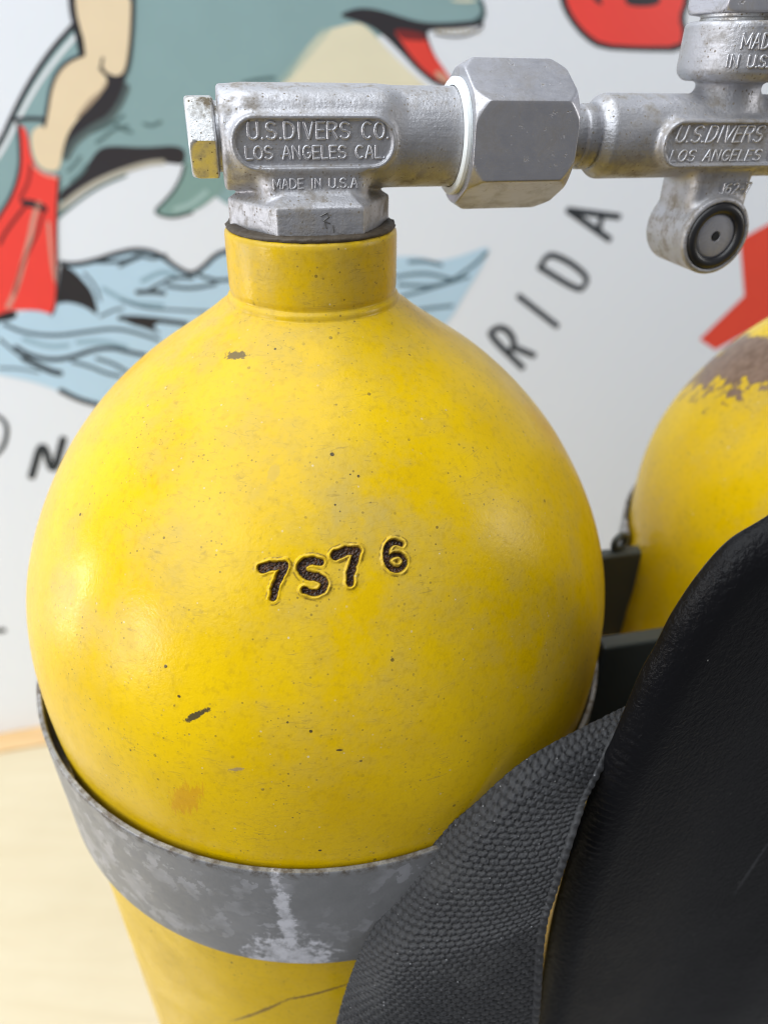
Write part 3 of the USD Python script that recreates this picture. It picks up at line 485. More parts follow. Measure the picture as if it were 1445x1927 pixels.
def s_cyl(r, ax, c0, c1, rd=.0006):
    d1, d2 = r - 0, np.maximum(c0 - ax, ax - c1)
    return np.minimum(np.maximum(d1 + rd, d2 + rd), 0) + np.hypot(np.maximum(d1 + rd, 0), np.maximum(d2 + rd, 0)) - rd
def s_box(x, y, z, b, rd):
    q = [np.abs(x) - b[0] + rd, np.abs(y) - b[1] + rd, np.abs(z) - b[2] + rd]
    return np.minimum(np.maximum.reduce(q), 0) + np.sqrt(sum(np.maximum(a, 0) ** 2 for a in q)) - rd
def s_hex(u, v, ap, rot=0.0):
    """distance to a hexagon with a flat towards -v"""
    return np.maximum.reduce([np.abs(u * math.sin(t) + v * math.cos(t)) for t in (rot, rot + math.pi / 3, rot + 2 * math.pi / 3)]) - ap
def hex_prism(ap, x0, x1, cham, rot=0.0, r0=None, r1=None, rd=.0004, h=.0003):
    """hexagon along x, corners turned off by cones at both ends"""
    R = ap / math.cos(math.pi / 6)
    def fn(x, y, z):
        r = np.hypot(y, z); d = smax(s_hex(z, y, ap, rot), np.maximum(x0 - x, x - x1), rd)
        for s, e in ((-1, x0), (1, x1)):
            d = smax(d, (r - (R - cham)) * .87 + (s * (x - e)) * .5, rd)
        return d
    return surface_net(fn, (x0 - .002, -R - .002, -R - .002), (x1 + .002, R + .002, R + .002), h)

# stroke lettering: each letter a few polylines in a box 0.6 wide, 1 high
def arc(cx, cy, rx, ry, a0, a1, n=9):
    t = np.radians(np.linspace(a0, a1, n)); return [(cx + rx * math.cos(a), cy + ry * math.sin(a)) for a in t]
FONT = {
 'U': [[(0, 1), (0, .28)] + arc(.3, .28, .3, .28, 180, 360) + [(.6, 1)]],
 'S': [arc(.3, .74, .27, .26, 25, 270) + arc(.3, .25, .29, .25, 90, -155)],
 '.': [[(.05, .0), (.05, .06)]],
 'D': [[(0, 0), (0, 1), (.2, 1)] + arc(.2, .5, .4, .5, 90, -90) + [(0, 0)]],
 'I': [[(.1, 0), (.1, 1)]], 'V': [[(0, 1), (.3, 0), (.6, 1)]],
 'E': [[(.5, 1), (0, 1), (0, 0), (.5, 0)], [(0, .52), (.42, .52)]],
 'R': [[(0, 0), (0, 1), (.3, 1)] + arc(.3, .76, .26, .24, 90, -90) + [(0, .52)], [(.3, .52), (.58, 0)]],
 'C': [arc(.32, .5, .32, .5, 50, 310, 13)], 'O': [arc(.32, .5, .32, .5, 90, 450, 17)],
 'L': [[(0, 1), (0, 0), (.48, 0)]], 'A': [[(0, 0), (.3, 1), (.6, 0)], [(.12, .36), (.48, .36)]],
 'N': [[(0, 0), (0, 1), (.55, 0), (.55, 1)]], 'G': [arc(.32, .5, .32, .5, 50, 335, 13) + [(.6, .45), (.36, .45)]],
 'M': [[(0, 0), (0, 1), (.33, .25), (.66, 1), (.66, 0)]], 'J': [[(.4, 1), (.4, .2)] + arc(.2, .2, .2, .2, 0, -150)],
 '6': [[(.5, .95)] + arc(.42, .45, .42, .5, 100, 180, 6) + arc(.28, .28, .28, .28, 180, 540, 15)],
 '2': [arc(.27, .72, .27, .28, 160, -30) + [(0, 0), (.55, 0)]], '7': [[(0, 1), (.55, 1), (.2, 0)]], '-': [[(0, .45), (.35, .45)]]}
ADV = {'I': .2, '.': .12, 'M': .66, 'L': .48, 'E': .5, '-': .35, 'J': .4}
def tube(pts, r, n=6, flat=1.0):
    """round cast bead along a polyline (pts are 3-D), with capped ends"""
    p = np.array(pts, float); keep = np.r_[True, np.linalg.norm(np.diff(p, axis=0), axis=1) > 1e-7]; p = p[keep]
    ms = []
    a = np.linspace(0, 2 * math.pi, n, endpoint=False)
    for k in range(len(p) - 1):
        t = unit(p[k + 1] - p[k]); s = unit(np.cross(t, [0.02, 1, 0.03])); b = np.cross(s, t)
        ring = np.cos(a)[:, None] * s + np.sin(a)[:, None] * b
        ext = t * r * .5
        v = np.vstack([p[k] - ext + r * .6 * ring, p[k] + r * ring * 1.0, p[k + 1] + r * ring, p[k + 1] + ext + r * .6 * ring])
        f = []
        for q in range(3):
            for j in range(n):
                j2 = (j + 1) % n; f += [(q * n + j, q * n + j2, q * n + n + j2), (q * n + j, q * n + n + j2, q * n + n + j)]
        for q, fl in ((0, 1), (3, 0)):
            for j in range(1, n - 1): f.append((q * n, q * n + j + 1, q * n + j) if fl else (q * n, q * n + j, q * n + j + 1))
        ms.append(trimesh.Trimesh(v, f, process=False))
    return trimesh.util.concatenate(ms)
def words(text, x0, x1, z, h, place, r, slant=0.0, cut=None):
    """raised lettering that fills x0..x1; place(x, z) gives the point on the casting"""
    adv = [ADV.get(c, .62) if c != ' ' else .42 for c in text]; gap = .2
    tot = sum(adv) + gap * (len(text) - 1); sx = (x1 - x0) / tot; x = 0; ms = []
    for c, a in zip(text, adv):
        if c != ' ' and (cut is None or x0 + x * sx < cut):
            for s in FONT[c]:
                ms.append(tube([place(x0 + (x + u) * sx + slant * v * h, z + v * h) for u, v in s], r))
        x += a + gap
    return trimesh.util.concatenate(ms)

# ------------------------------------------------------------------ scuba tanks
from scipy.interpolate import CubicSpline
R = 0.08706
SHOULDER = CubicSpline([-0.05, -0.02, 0.0, 0.02, 0.035, 0.05, 0.062, 0.072, 0.08, 0.086], [0.08706, 0.08713, 0.08692, 0.0829, 0.07611, 0.06639, 0.0555, 0.0433, 0.03104, 0.02311])
def shoulder(z): return SHOULDER(np.clip(z, -.05, .086))
def bez(a, b, c, n): t = np.linspace(0, 1, n)[:, None]; return (1 - t) ** 2 * np.array(a) + 2 * t * (1 - t) * np.array(b) + t * t * np.array(c)
def tank_profile(fine):
    zb = TABLE + .0005
    bottom = [(0.0, zb + .012), (.02, zb + .010), (.04, zb + .002)] + bez((.05, zb), (R, zb), (R, zb + .05), 14).tolist()
    cyl = [(R, z) for z in np.linspace(zb + .06, -.052, 30)]
    zs = np.linspace(-.05, .0846, 100)
    sh = [(float(shoulder(z)), float(z)) for z in zs]
    r1, z1 = sh[-1]
    fil = bez((r1, z1), (.0226, .0861), (.0217, .0866), 8).tolist()[1:]
    neck = [(.02165, .0870), (.02155, .0876), (.0213, .0881), (.0208, .0884), (.02065, .0887), (.0207, .0891), (.0208, .0896), (.0209, .0903), (.0209, .0935), (.02085, .0990), (.0208, .1020), (.0207, .1029), (.0203, .1034), (.0196, .1037), (.0188, .10375), (.0150, .1036), (.0150, .1000)]
    return np.array(bottom + cyl + sh + fil + neck)
def seg_dist(x, y, pts):
    d = np.full(x.shape, 9.0)
    for (ax, ay), (bx, by) in zip(pts[:-1], pts[1:]):
        dx, dy = bx - ax, by - ay; t = np.clip(((x - ax) * dx + (y - ay) * dy) / (dx * dx + dy * dy + 1e-12), 0, 1)
        d = np.minimum(d, np.hypot(x - ax - t * dx, y - ay - t * dy))
    return d
def stamped_tank():
    """the near tank: a fine mesh where the number is punched in"""
    prof = tank_profile(True); ds = np.r_[0, np.cumsum(np.hypot(*np.diff(prof, axis=0).T))]
    ph0, s0, rr = STAMP_AT
    i0 = np.argmin(np.abs(prof[:, 1])); sc = ds[i0] + s0
    fine_s = np.arange(sc - .0125, sc + .0125, .00014); fine_p = np.arange(ph0 - .0185 / rr, ph0 + .0185 / rr, .00014 / rr)
    s = np.unique(np.r_[ds[(ds < fine_s[0]) | (ds > fine_s[-1])], fine_s])
    coarse = np.linspace(-math.pi, math.pi, 300, endpoint=False)
    ph = np.unique(np.r_[coarse[(coarse < fine_p[0] - .004) | (coarse > fine_p[-1] + .004)], fine_p])
    r, z = np.interp(s, ds, prof[:, 0]), np.interp(s, ds, prof[:, 1])
    # smooth the interpolated shoulder
    on = (z >= -.05) & (z <= .0846); r[on] = shoulder(z[on])
    A, B = np.meshgrid(s, ph, indexing='ij'); u, v = (B - ph0) * rr, A - sc
    disp, rust = np.zeros(A.shape), np.zeros(A.shape)
    win = (np.abs(u) < .02) & (np.abs(v) < .0135)
    q = np.stack([u[win], v[win], 0 * u[win]], -1)
    n1 = meshkit.fbm(q * 900, 3, 3) - .5; n2 = meshkit.fbm(q * 3500, 3, 5) - .5
    uw, vw = u[win], v[win]; d = np.full(win.sum(), 9.0)
    for k, st in enumerate(STAMP):
        p = np.array(chaikin(st, False, 2) if k in (1, 3) else st); hwk = (.00084, .00078, .00090, .00054)[k]
        L = len(p) - 1
        for q0 in range(L):     # strokes thin out towards their ends
            t = q0 / max(L - 1, 1); wv = hwk * (1.12 - .34 * t if k in (0, 2) else 1 + .18 * math.sin(5 * t))
            d = np.minimum(d, seg_dist(uw, vw, p[q0:q0 + 2]) - wv)
    d = d + n1 * .00042
    ins = np.clip(-d / .00022 + .5, 0, 1); ins = ins * ins * (3 - 2 * ins)
    side = np.clip(.75 + 3.4 * (meshkit.fbm(q * 420, 2, 8) - .5), .05, 1.5)
    rim = np.exp(-((d - .00034) / .00026) ** 2)
    disp[win] = -.00080 * ins + .00040 * rim * (1 - ins) * side + ins * n2 * .00055
    # paint curled up inside two of the figures
    six = np.array(STAMP[3][-3]); cx6, cy6 = np.mean(np.array(STAMP[3])[4:11], axis=0)
    r6 = np.hypot(uw - cx6, vw - cy6); disp[win] += .0003 * np.exp(-((r6 - .0006) / .00025) ** 2) - .0003 * np.exp(-(r6 / .0002) ** 2)
    crack = np.exp(-((d - .00082) / .00013) ** 2) * np.clip(n1 * 6 + .1, 0, 1) * .8
    halo = np.clip(1 - d / .0022, 0, 1) * np.clip(n2 * 5 - .55, 0, 1) * .6 * (d > .0009)
    rust[win] = np.clip(np.clip(-d / .00014 + .5, 0, 1) + crack + halo + .8 * np.exp(-(r6 / .00022) ** 2), 0, 1)
    dent = meshkit.fbm(np.stack([r[:, None] * np.cos(ph), r[:, None] * np.sin(ph), np.repeat(z[:, None], len(ph), 1)], -1) * 30, 3, 11) - .5
    rad = r[:, None] + disp * .75 + dent * .0005 * (z[:, None] < .082)
    zz = z[:, None] + disp * .66
    P = np.stack([rad * np.sin(B), -rad * np.cos(B), zz + 0 * B], -1)
    n, m = A.shape
    i, j = np.meshgrid(np.arange(n - 1), np.arange(m), indexing='ij'); k = (j + 1) % m
    f = np.stack([i * m + j, i * m + k, (i + 1) * m + k, (i + 1) * m + j], -1).reshape(-1, 4)
    f = np.vstack([f[:, [0, 1, 2]], f[:, [0, 2, 3]]])
    return trimesh.Trimesh(P.reshape(-1, 3), f, process=False), rust.ravel()
PSI = 13.499; PS = math.radians(PSI); D = np.array([math.cos(PS), math.sin(PS), 0]); SPAN = .2153
T2 = np.array([0.20551, 0.04277, 0])
def sealant(parent):
    pr = [(.0199, .1034), (.0204, .1040), (.0200, .1046), (.0186, .1048), (.0172, .1046), (.0165, .1038)]
    m = revolve(pr, 120); v = m.vertices; n = meshkit.fbm(v * 600, 3, 2) - .5
    m.vertices = v * (1 + n[:, None] * [[.06, .06, .008]]); obj('neck_seal', m, M_DARKSEAL, parent, True)
t1 = thing('scuba_tank', 'near yellow scuba tank stamped 7S76 on its scuffed shoulder', 'scuba tank')
m, rust = stamped_tank(); obj('cylinder', m, M_TANK1, t1, True, fl={'rust': rust}); sealant(t1)
t2 = thing('scuba_tank', 'far yellow scuba tank with a bare brown patch on its shoulder', 'scuba tank', T2)
obj('cylinder', revolve(tank_profile(False), 200), M_TANK2, t2, True); sealant(t2)

# ------------------------------------------------------------------ clamp: two bands and the plates between
cl = thing('tank_clamp', 'grey galvanised steel bands and dark plates clamping both tanks together', 'tank clamp', (0, 0, 0), PSI)
def band(cx, cy, a0, a1):
    ri, ro, z0, z1 = .0882, .0897, -.0629, -.0208
    pr = np.array([(ri, z0 + .0003), (ri + .0003, z0), (ro - .0003, z0), (ro, z0 + .0004)] + [(ro, z) for z in np.linspace(z0 + .002, z1 - .002, 12)] + [(ro, z1 - .0004), (ro - .0003, z1), (ri + .0003, z1), (ri, z1 - .0003)])
    n = len(pr); ph = np.radians(np.linspace(a0, a1, 220)); m = len(ph)
    v = np.stack([pr[:, None, 0] * np.cos(ph), pr[:, None, 0] * np.sin(ph), np.repeat(pr[:, 1:], m, 1)], -1).reshape(-1, 3)
    i, j = np.meshgrid(np.arange(n), np.arange(m - 1), indexing='ij'); i2 = (i + 1) % n
    f = np.stack([i * m + j, i * m + j + 1, i2 * m + j + 1, i2 * m + j], -1).reshape(-1, 4)
    f = np.vstack([f[:, [0, 1, 2]], f[:, [0, 2, 3]]])
    caps = [(0, k * m, (k + 1) * m) for k in range(1, n - 1)] + [(m - 1, (k + 1) * m + m - 1, k * m + m - 1) for k in range(1, n - 1)]
    w = meshkit.fbm(v * [14, 14, 9], 3, 21) - .5
    v = v * np.c_[1 + w * .008, 1 + w * .008, np.ones(len(v))] + [cx, cy, 0] + np.c_[0 * w, 0 * w, w * .0012]
    return trimesh.Trimesh(v, np.vstack([f, caps]), process=False)
obj('steel_band', band(-.0007, .0004, 8, 339), M_BAND, cl, 40); obj('steel_band', band(0.20981, -0.00638, 201, 520), M_BAND, cl, 40)
def rbox(x0, x1, y0, y1, z0, z1, rd=.001):
    import manifold3d as mf
    s = mf.Manifold.sphere(rd, 12)
    return mf.Manifold.batch_hull([s.translate((a, b, c)) for a in (x0 + rd, x1 - rd) for b in (y0 + rd, y1 - rd) for c in (z0 + rd, z1 - rd)])
obj('front_plate', rbox(.0846, .1308, -.0345, -.0285, -.0635, -.0204, .0013), M_BRACKET, cl, 50)
obj('rear_plate', rbox(.0915, .1268, .0110, .0165, -.0635, -.0204, .0013), M_BRACKET, cl, 50)
obj('bolt_loop', trimesh.creation.torus(.0030, .0013, major_sections=32, minor_sections=12, transform=trimesh.transformations.translation_matrix((.1165, .0150, -.0172)) @ trimesh.transformations.rotation_matrix(math.pi / 2, (1, .35, 0))), M_BRACKET, cl, 40)

# ------------------------------------------------------------------ manifold (local frame: x along the bar, -y towards the camera)
mf_ = thing('valve_manifold', 'worn cast metal valve manifold with hex nuts bridging the two tank necks', 'valve manifold', (0, 0, 0), PSI)
ZB = .1224
def stadium(x, z, hl, r): return np.hypot(np.maximum(np.abs(x) - hl, 0), z) - r
def plaque(d, x, y, z, hl, r, front, k=.0016):
    """boss with a raised rim and sunk field on the side towards the camera"""
    s = stadium(x, z, hl, r)
    d = smin(d, smax(s, np.abs(y + front / 2) - front / 2, .0008), k)
    f = smax(stadium(x, z, hl, r - .0009), y + front - .0008, .0003)
    return smax(d, -np.maximum(f, -(y + front + .004)), .0003)
def tee(x, y, z):
    zz = z - ZB; r = np.hypot(y, zz)
    d = s_cyl(r - .0105, x, -.0195, .0366, .0009)
    d = smin(d, s_box(x - .0008, y, zz - .0004, (.0188, .0103, .0090), .0045), .003)
    d = smin(d, s_box(x, y, z - .1125, (.0118, .0124, .0085), .003), .0028)
    hx = smax(s_hex(x, y, .0167), np.maximum(.1036 - z, z - .1135), .0005)
    hx = smax(hx, (s_hex(x, y, .0167)) * .51 + (z - .1102) * .86, .0005)
    hx = smax(hx, (np.hypot(x, y) - .0191) * .72 - (z - .1037) * .70, .0005)
    d = smin(d, hx, .0012)
    return plaque(d, x, y, zz, .0125, .0054, .0126)
TEE = surface_net(tee, (-.022, -.021, .102), (.039, .021, .1365), .00032)
hs = obj('tee_valve_body', TEE, M_CAST, mf_, True)
FLOOR = -.0126 + .0008
def onplaque(x, z): return (x, FLOOR, z)
obj('lettering', words('U.S.DIVERS CO.', -.0140, .0162, .1232, .0031, onplaque, .00035), M_LETTER, hs, True)
obj('lettering', words('LOS ANGELES CAL.', -.0148, .0154, .1194, .0024, onplaque, .00031), M_LETTER, hs, True)
obj('lettering', words('MADE IN U.S.A', -.0094, .0090, .1136, .0019, lambda x, z: (x, -.0124 - .0002 * 0, z), .00026), M_LETTER, hs, True)
M_MARK = plain('engraved_mark', (.16, .155, .15), .5, .5)
obj('stamped_mark', trimesh.util.concatenate([tube([(a, -.01672, b) for a, b in s], .00016) for s in ([(.0000, .1086), (.0014, .1092), (.0018, .1084), (.0006, .1076), (.0020, .1070)], [(.0008, .1072), (.0012, .1060)], [(.0026, .1066), (.0028, .1052)])]), M_MARK, hs, True)
pl = obj('end_plug', surface_net(lambda x, y, z: smin(smax(smax(s_hex(z, y, .0078, math.pi / 6), np.maximum(-.0264 - x, x + .0204), .0004), (np.hypot(y, z) - .0086) * .8 - (x + .0258) * .6, .0004), s_cyl(np.hypot(y, z) - .0070, x, -.0215, -.0185, .0003), .0002), (-.0285, -.0105, -.0105), (-.017, .0105, .0105), .0003).apply_translation((0, 0, ZB + .0003)), M_ZINC, mf_, True)
ringp = [(.0107, .0338), (.0121, .0338), (.0124, .0341), (.0124, .0348), (.0121, .0351), (.0125, .0353), (.0125, .0363), (.0122, .0366), (.0107, .0366), (.0107, .0338)]
def along_x(m, z=ZB): v = m.vertices; m.vertices = np.c_[v[:, 2], -v[:, 1], v[:, 0] + z] if False else np.c_[v[:, 2], v[:, 0], v[:, 1] + z]; return m
obj('nylon_washer', along_x(revolve(ringp, 96)), M_WASHER, mf_, 40)
NUT = lambda: hex_prism(.0139, .0352, .0601, .0017, 0.0, rd=.00025).apply_translation((0, 0, ZB + .0001))
nt = obj('coupling_nut', NUT(), M_NUT, mf_, True)
pipe = [(.0060, .0590), (.0064, .0600), (.0064, .0662), (.0068, .0665), (.0072, .0670), (.0072, .0690), (.0066, .0700), (.006, .071)]
obj('crossover_pipe', along_x(revolve(pipe, 96)), M_CAST, mf_, 40)
CX = .1076; PX = .1056
def centre(x, y, z):
    X = x - CX; zz = z - ZB; r = np.hypot(y, zz)
    d = s_cyl(r - .0094, X, -.0378, .0378, .0010)
    d = smax(d, (r - .0074) * .75 + (np.abs(X) - .0378) * .66, .0006)
    X = x - PX; R2 = np.hypot(X, y)
    post = s_cyl(R2 - .0076, z, ZB, .1380, .001)
    d = smin(d, post, .0030)
    col = smax(s_cyl(R2 - .0130, z, .1344, .1464, .0010), (R2 - .0112) * .7 - (z - .1344) * .7, .0008)
    d = smin(d, col, .0014)
    stem = s_box(X, y, z - .113, (.0086, .0082, .0080), .003)
    d = smin(d, stem, .0028)
    q = np.hypot(X, z - .0998)
    out = s_cyl(q - .0097, y, -.0102, .0085, .0010)
    d = smin(d, out, .0018)
    d = smax(d, -s_cyl(q - .0083, y, -.02, -.0088, .0002), .0003)
    return plaque(d, x - CX, y, zz + .0008, .0190, .0053, .0118)
cv = obj('centre_valve_body', surface_net(centre, (.066, -.0185, .089), (.149, .0185, .149), .00036), M_CAST, mf_, True)
F2 = -.0118 + .0008
obj('lettering', words('U.S.DIVERS CO.', CX - .0208, CX + .0120, ZB - .0008 + .0004, .0035, lambda x, z: (x, F2, z), .00031, .25), M_LETTER, cv, True)
obj('lettering', words('LOS ANGELES CAL.', CX - .0212, CX + .0138, ZB - .0045, .0024, lambda x, z: (x, F2, z), .00026, .2), M_LETTER, cv, True)
def oncol(x, z): return (x, -math.sqrt(max(.0131 ** 2 - (x - PX) ** 2, 1e-8)), z)
obj('lettering', words('MADE', 0.0986, 0.1058, 0.1410, 0.0028, oncol, .00034), M_LETTER, cv, True)
obj('lettering', words('IN U.S.A', 0.0966, 0.1069, 0.1374, 0.0023, oncol, .00034), M_LETTER, cv, True)
obj('lettering', words('J62-7', PX - .0012, PX + .0078, .1100, .0024, lambda x, z: (x, -.0084, z), .00026), M_LETTER, cv, True)
Q = trimesh.transformations.translation_matrix((PX, -.0092, .0998)) @ trimesh.transformations.rotation_matrix(math.pi / 2, (1, 0, 0))
obj('seal_ring', trimesh.creation.torus(.0069, .0015, major_sections=72, minor_sections=18, transform=Q), M_RUBBER, cv, True)
disc = revolve([(.0, .0), (.00001, -.004), (.0009, -.004), (.0010, .0006), (.0013, .0009), (.0046, .0009), (.0052, .0005), (.0053, -.003)], 72)
disc.vertices = np.c_[disc.vertices[:, 0] * 1.06 + PX, -disc.vertices[:, 2] - .0089, disc.vertices[:, 1] * 1.06 + .0998]
obj('outlet_disc', disc, M_NUT, cv, 40)
obj('outlet_hole', trimesh.creation.cylinder(.0010, .0004, sections=24, transform=trimesh.transformations.translation_matrix((PX, -.0097, .0998)) @ trimesh.transformations.rotation_matrix(math.pi / 2, (1, 0, 0))), M_RUBBER, cv, False)
obj('bonnet_neck', revolve([(.0098, .1455), (.0100, .1468), (.0098, .1472), (.0100, .1476), (.0098, .1500)], 72).apply_translation((PX, 0, 0)), M_ZINC, mf_, 40)
hk = hex_prism(.0117, 0, .014, .0008, .12); v = hk.vertices; hk.vertices = np.c_[v[:, 1] + PX, v[:, 2], v[:, 0] + .1478]
obj('hex_bonnet', hk, M_NUT, mf_, True)
obj('bonnet_cap', revolve([(.0102, .1612), (.0104, .168), (.0110, .1695), (0.0, .1700)], 60).apply_translation((PX, 0, 0)), M_ZINC, mf_, 40)
# the far half, outside the picture
def turned(m): m = m.copy(); v = m.vertices; m.vertices = np.c_[2 * CX - v[:, 0], -v[:, 1], v[:, 2]]; return m
obj('tee_valve_body', turned(TEE), M_CAST, mf_, True)
obj('coupling_nut', turned(NUT()), M_NUT, mf_, True)
obj('crossover_pipe', turned(along_x(revolve(pipe, 64))), M_CAST, mf_, 40)

# ------------------------------------------------------------------ harness backplate (moulded plastic) and webbing
bp = thing('harness_backplate', 'black pebbled plastic backpack plate with a rounded ridged edge', 'backplate', (0, 0, 0), PSI)
def catmull(p, n):
    p = np.array(p, float); q = np.vstack([2 * p[0] - p[1], p, 2 * p[-1] - p[-2]]); o = []
    for k in range(1, len(q) - 2):
        t = np.linspace(0, 1, n, endpoint=False)[:, None]; a, b, c, d = q[k - 1:k + 3]
        o.append(.5 * (2 * b + (c - a) * t + (2 * a - 5 * b + 4 * c - d) * t ** 2 + (3 * b - a - 3 * c + d) * t ** 3))
    return np.vstack(o + [p[-1:]])
def backplate():
    left = [(0.1118, 0.0787), (0.095, 0.0762), (0.084, 0.0716), (0.0738, 0.0645), (0.0672, 0.06), (0.0626, 0.0524), (0.0593, 0.043), (0.0577, 0.0345), (0.0559, 0.0268), (0.0548, 0.0166), (0.0536, 0.0054), (0.0523, -0.0039), (0.0506, -0.034), (0.0504, -0.0718), (0.0536, -0.1269), (0.0545, -0.17), (0.058, -0.215), (0.072, -0.248), (0.09, -0.26), (0.1118, -0.263)]
    c = catmull(left, 40); s = np.r_[0, np.cumsum(np.hypot(*np.diff(c, axis=0).T))]
    si = np.arange(0, s[-1], .0006); c = np.c_[np.interp(si, s, c[:, 0]), np.interp(si, s, c[:, 1])]
    full = np.vstack([c, np.c_[2 * .1118 - c[::-1, 0], c[::-1, 1]][1:-1]]); n = len(full)
    tgt = np.c_[np.full(n, CX), np.clip(full[:, 1], -.165, .020)]
    dv = tgt - full; L = np.linalg.norm(dv, axis=1); dv /= L[:, None]
    rd = .0085; N0 = .0930
    dist = [0, .00015, .0004, .0008, .0013, .002, .0028, .0037, .0047, .0058, .007, .0085, .0105, .013, .017, .022, .028, .036, .046]
    rows = [np.c_[full + dv * .0015, np.full(n, N0 - rd * .75 - .0015)], np.c_[full + dv * .0004, np.full(n, N0 - rd * .75 - .0006)]]
    sl = np.r_[si, si[::-1][1:-1]]
    rid = (np.sin(sl / .0025 * 2 * math.pi) > .3) * np.clip((sl - .098) / .006, 0, 1) * np.clip((.150 - sl) / .01, 0, 1)
    for d in dist:
        dd = np.minimum(d, L * .98)
        nn = N0 - rd * .75 + .75 * np.sqrt(np.maximum(rd ** 2 - np.maximum(rd - dd, 0) ** 2, 0)) - .004 * np.clip((dd - .004) / .042, 0, 1) ** 2
        nn = nn + .00045 * rid * np.exp(-((d - .0022) / .0013) ** 2)
        rows.append(np.c_[full + dv * dd[:, None], nn])
    rows.append(np.c_[tgt, np.full(n, N0 - .0042)])
    V = np.stack(rows).astype(float); k = len(rows)
    back = V[::-1].copy(); back = back[:-2]; back[..., :2] += dv * np.minimum(.0065, L * .01 + 9 * (np.linalg.norm(back[..., :2] - tgt, axis=-1) > .012))[..., None]; back[..., 2] = np.minimum(back[..., 2] - .0045, N0 - rd * .75 - .0016)
    V = np.concatenate([back, V]); k = len(V)
    P = np.stack([V[..., 0], -V[..., 2], V[..., 1]], -1).reshape(-1, 3)
    i, j = np.meshgrid(np.arange(k - 1), np.arange(n), indexing='ij'); j2 = (j + 1) % n
    f = np.stack([i * n + j, (i + 1) * n + j, (i + 1) * n + j2, i * n + j2], -1).reshape(-1, 4)
    return trimesh.Trimesh(P, np.vstack([f[:, [0, 1, 2]], f[:, [0, 2, 3]]]), process=False)
PLATE = backplate()
obj('plate', PLATE, M_PLATE, bp, True)

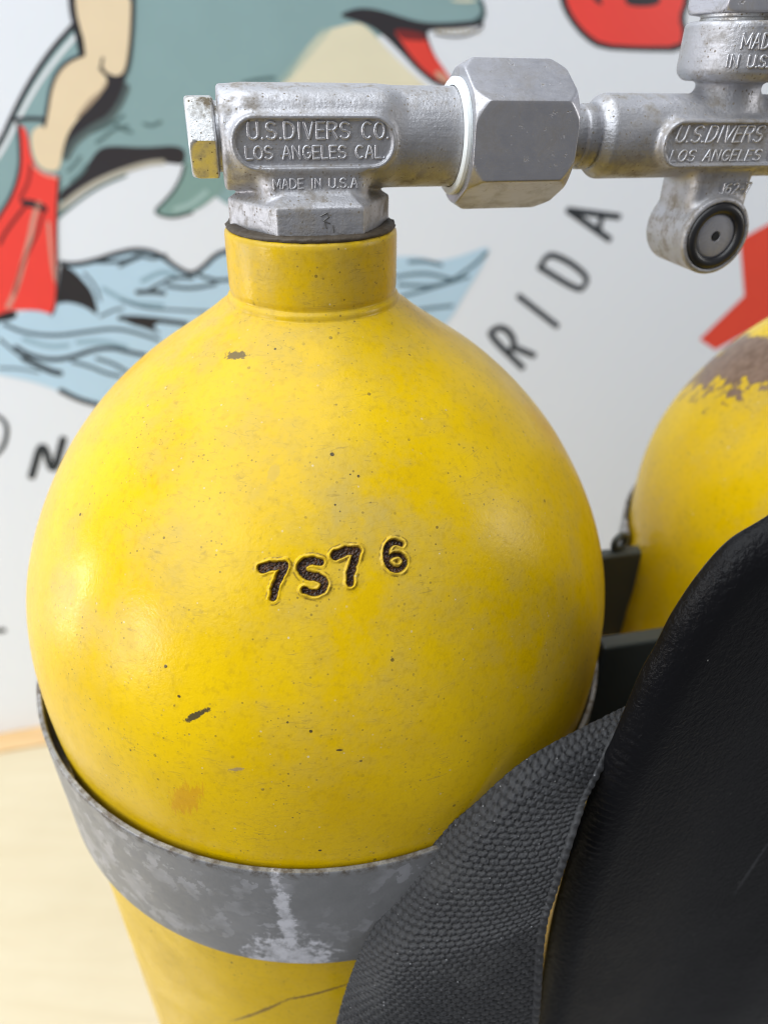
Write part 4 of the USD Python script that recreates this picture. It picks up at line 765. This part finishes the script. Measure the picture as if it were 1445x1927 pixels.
def webbing():
    """a twisted flat strap as a relief of staggered knit bumps"""
    A = [(.0792, -.0012, .0700), (.0612, .0028, .0775), (.0349, .0007, .0855), (.0206, -.0106, .0885), (.0118, -.0208, .0895), (.0014, -.0387, .0915), (-.0074, -.0523, .0955), (-.0138, -.0701, .0995), (-.0175, -.0950, .1010), (-.0190, -.1250, .1010)]
    B = [(0.0752, -0.0073, 0.079), (0.0607, 0.003, 0.0825), (0.0496, -0.0064, 0.089), (0.0449, -0.0091, 0.094), (0.0403, -0.0151, 0.099), (0.0364, -0.0252, 0.103), (0.0346, -0.036, 0.1055), (0.0376, -0.0769, 0.108), (.0370, -.1000, .1080), (.0370, -.1300, .1080)]
    A, B = catmull(A, 60), catmull(B, 60)
    def re(C, t):
        s = np.r_[0, np.cumsum(np.linalg.norm(np.diff(C, axis=0), axis=1))]; return np.stack([np.interp(t, s / s[-1], C[:, k]) for k in range(3)], 1)
    na = len(A); M = (A + B) / 2; ln = np.r_[0, np.cumsum(np.linalg.norm(np.diff(M, axis=0), axis=1))]
    nv = int(ln[-1] / .00026); tl = np.linspace(0, ln[-1], nv); k = np.arange(na)
    kk = np.interp(tl, ln, k); a = np.stack([np.interp(kk, k, A[:, c]) for c in range(3)], 1); b = np.stack([np.interp(kk, k, B[:, c]) for c in range(3)], 1)
    nu = 200; u = np.linspace(0, 1, nu)
    bow = 4 * u * (1 - u)
    P = a[:, None] * (1 - u)[None, :, None] + b[:, None] * u[None, :, None]
    fold = np.clip(1 - u / .22, 0, 1) ** 2
    P[..., 2] += (.0032 * bow[None] - .0042 * fold[None]) * np.clip(tl / .07, .05, 1)[:, None]
    P[..., 0] += .0012 * fold[None]
    P = np.stack([P[..., 0], -P[..., 2], P[..., 1]], -1)
    du = np.gradient(P, axis=1); dv = np.gradient(P, axis=0); nr = np.cross(du, dv); nr /= np.linalg.norm(nr, axis=-1, keepdims=True) + 1e-12
    if nr[nv // 2, nu // 2, 1] > 0: nr = -nr
    sg = np.linalg.norm(np.diff(P, axis=1), axis=2); U = np.concatenate([np.cumsum(sg[:, ::-1], axis=1)[:, ::-1], np.zeros((nv, 1))], axis=1); Vv = np.repeat(tl[:, None], nu, 1)
    pu, pv = .0024, .0035
    q = np.stack([U, Vv, 0 * U], -1); jit = meshkit.fbm(q * 2600, 3, 9) - .5; wob = meshkit.fbm(q * 420, 2, 4) - .5
    pu, pv = .0023, .0017
    cb = Vv / pv + .30 * wob; ib = np.floor(cb); ca = U / pu + .5 * (ib % 2) + .30 * wob; fa, fb = ca - np.floor(ca) - .5, cb - ib - .5
    pile = np.sqrt(np.clip(1.02 - (fa / .62) ** 2 - (fb / .60) ** 2, 0, 1))
    pile = np.clip(pile + jit * .55 + .06 * np.sin(2 * math.pi * (U * .8 + Vv) / .0007), 0, 1.2)
    edge = U; sel = edge < .0022
    rope = .5 + .5 * np.sin((Vv + U * .6) / .0030 * 2 * math.pi); pile = np.where(sel, .55 + .45 * rope, pile)
    h = .00060 * pile + np.where(sel, .0006 * np.sqrt(np.clip(1 - ((edge - .0011) / .0011) ** 2, 0, 1)), 0)
    F = P + nr * h[..., None]; Bk = P - nr * .0011
    n, m = nv, nu
    V = np.concatenate([F, Bk[:, ::-1]], axis=1); w = 2 * m
    i, j = np.meshgrid(np.arange(n - 1), np.arange(w), indexing='ij'); j2 = (j + 1) % w
    f = np.stack([i * w + j, i * w + j2, (i + 1) * w + j2, (i + 1) * w + j], -1).reshape(-1, 4)
    tm = trimesh.Trimesh(V.reshape(-1, 3), np.vstack([f[:, [0, 1, 2]], f[:, [0, 2, 3]]]), process=False)
    # outward test
    c0 = F[n // 2, m // 2]; fidx = (n // 2) * w + m // 2
    if np.dot(tm.face_normals[fidx], nr[n // 2, m // 2]) < 0: tm = trimesh.Trimesh(tm.vertices, tm.faces[:, ::-1], process=False)
    return tm, np.concatenate([pile, np.full((n, m), .6)], 1).ravel()
st = thing('harness_strap', 'coarse grey webbing strap twisting out beside the black plate', 'strap', (0, 0, 0), PSI)
m, pile = webbing()
obj('webbing', m, M_WEB, st, True, fl={'pile': pile})
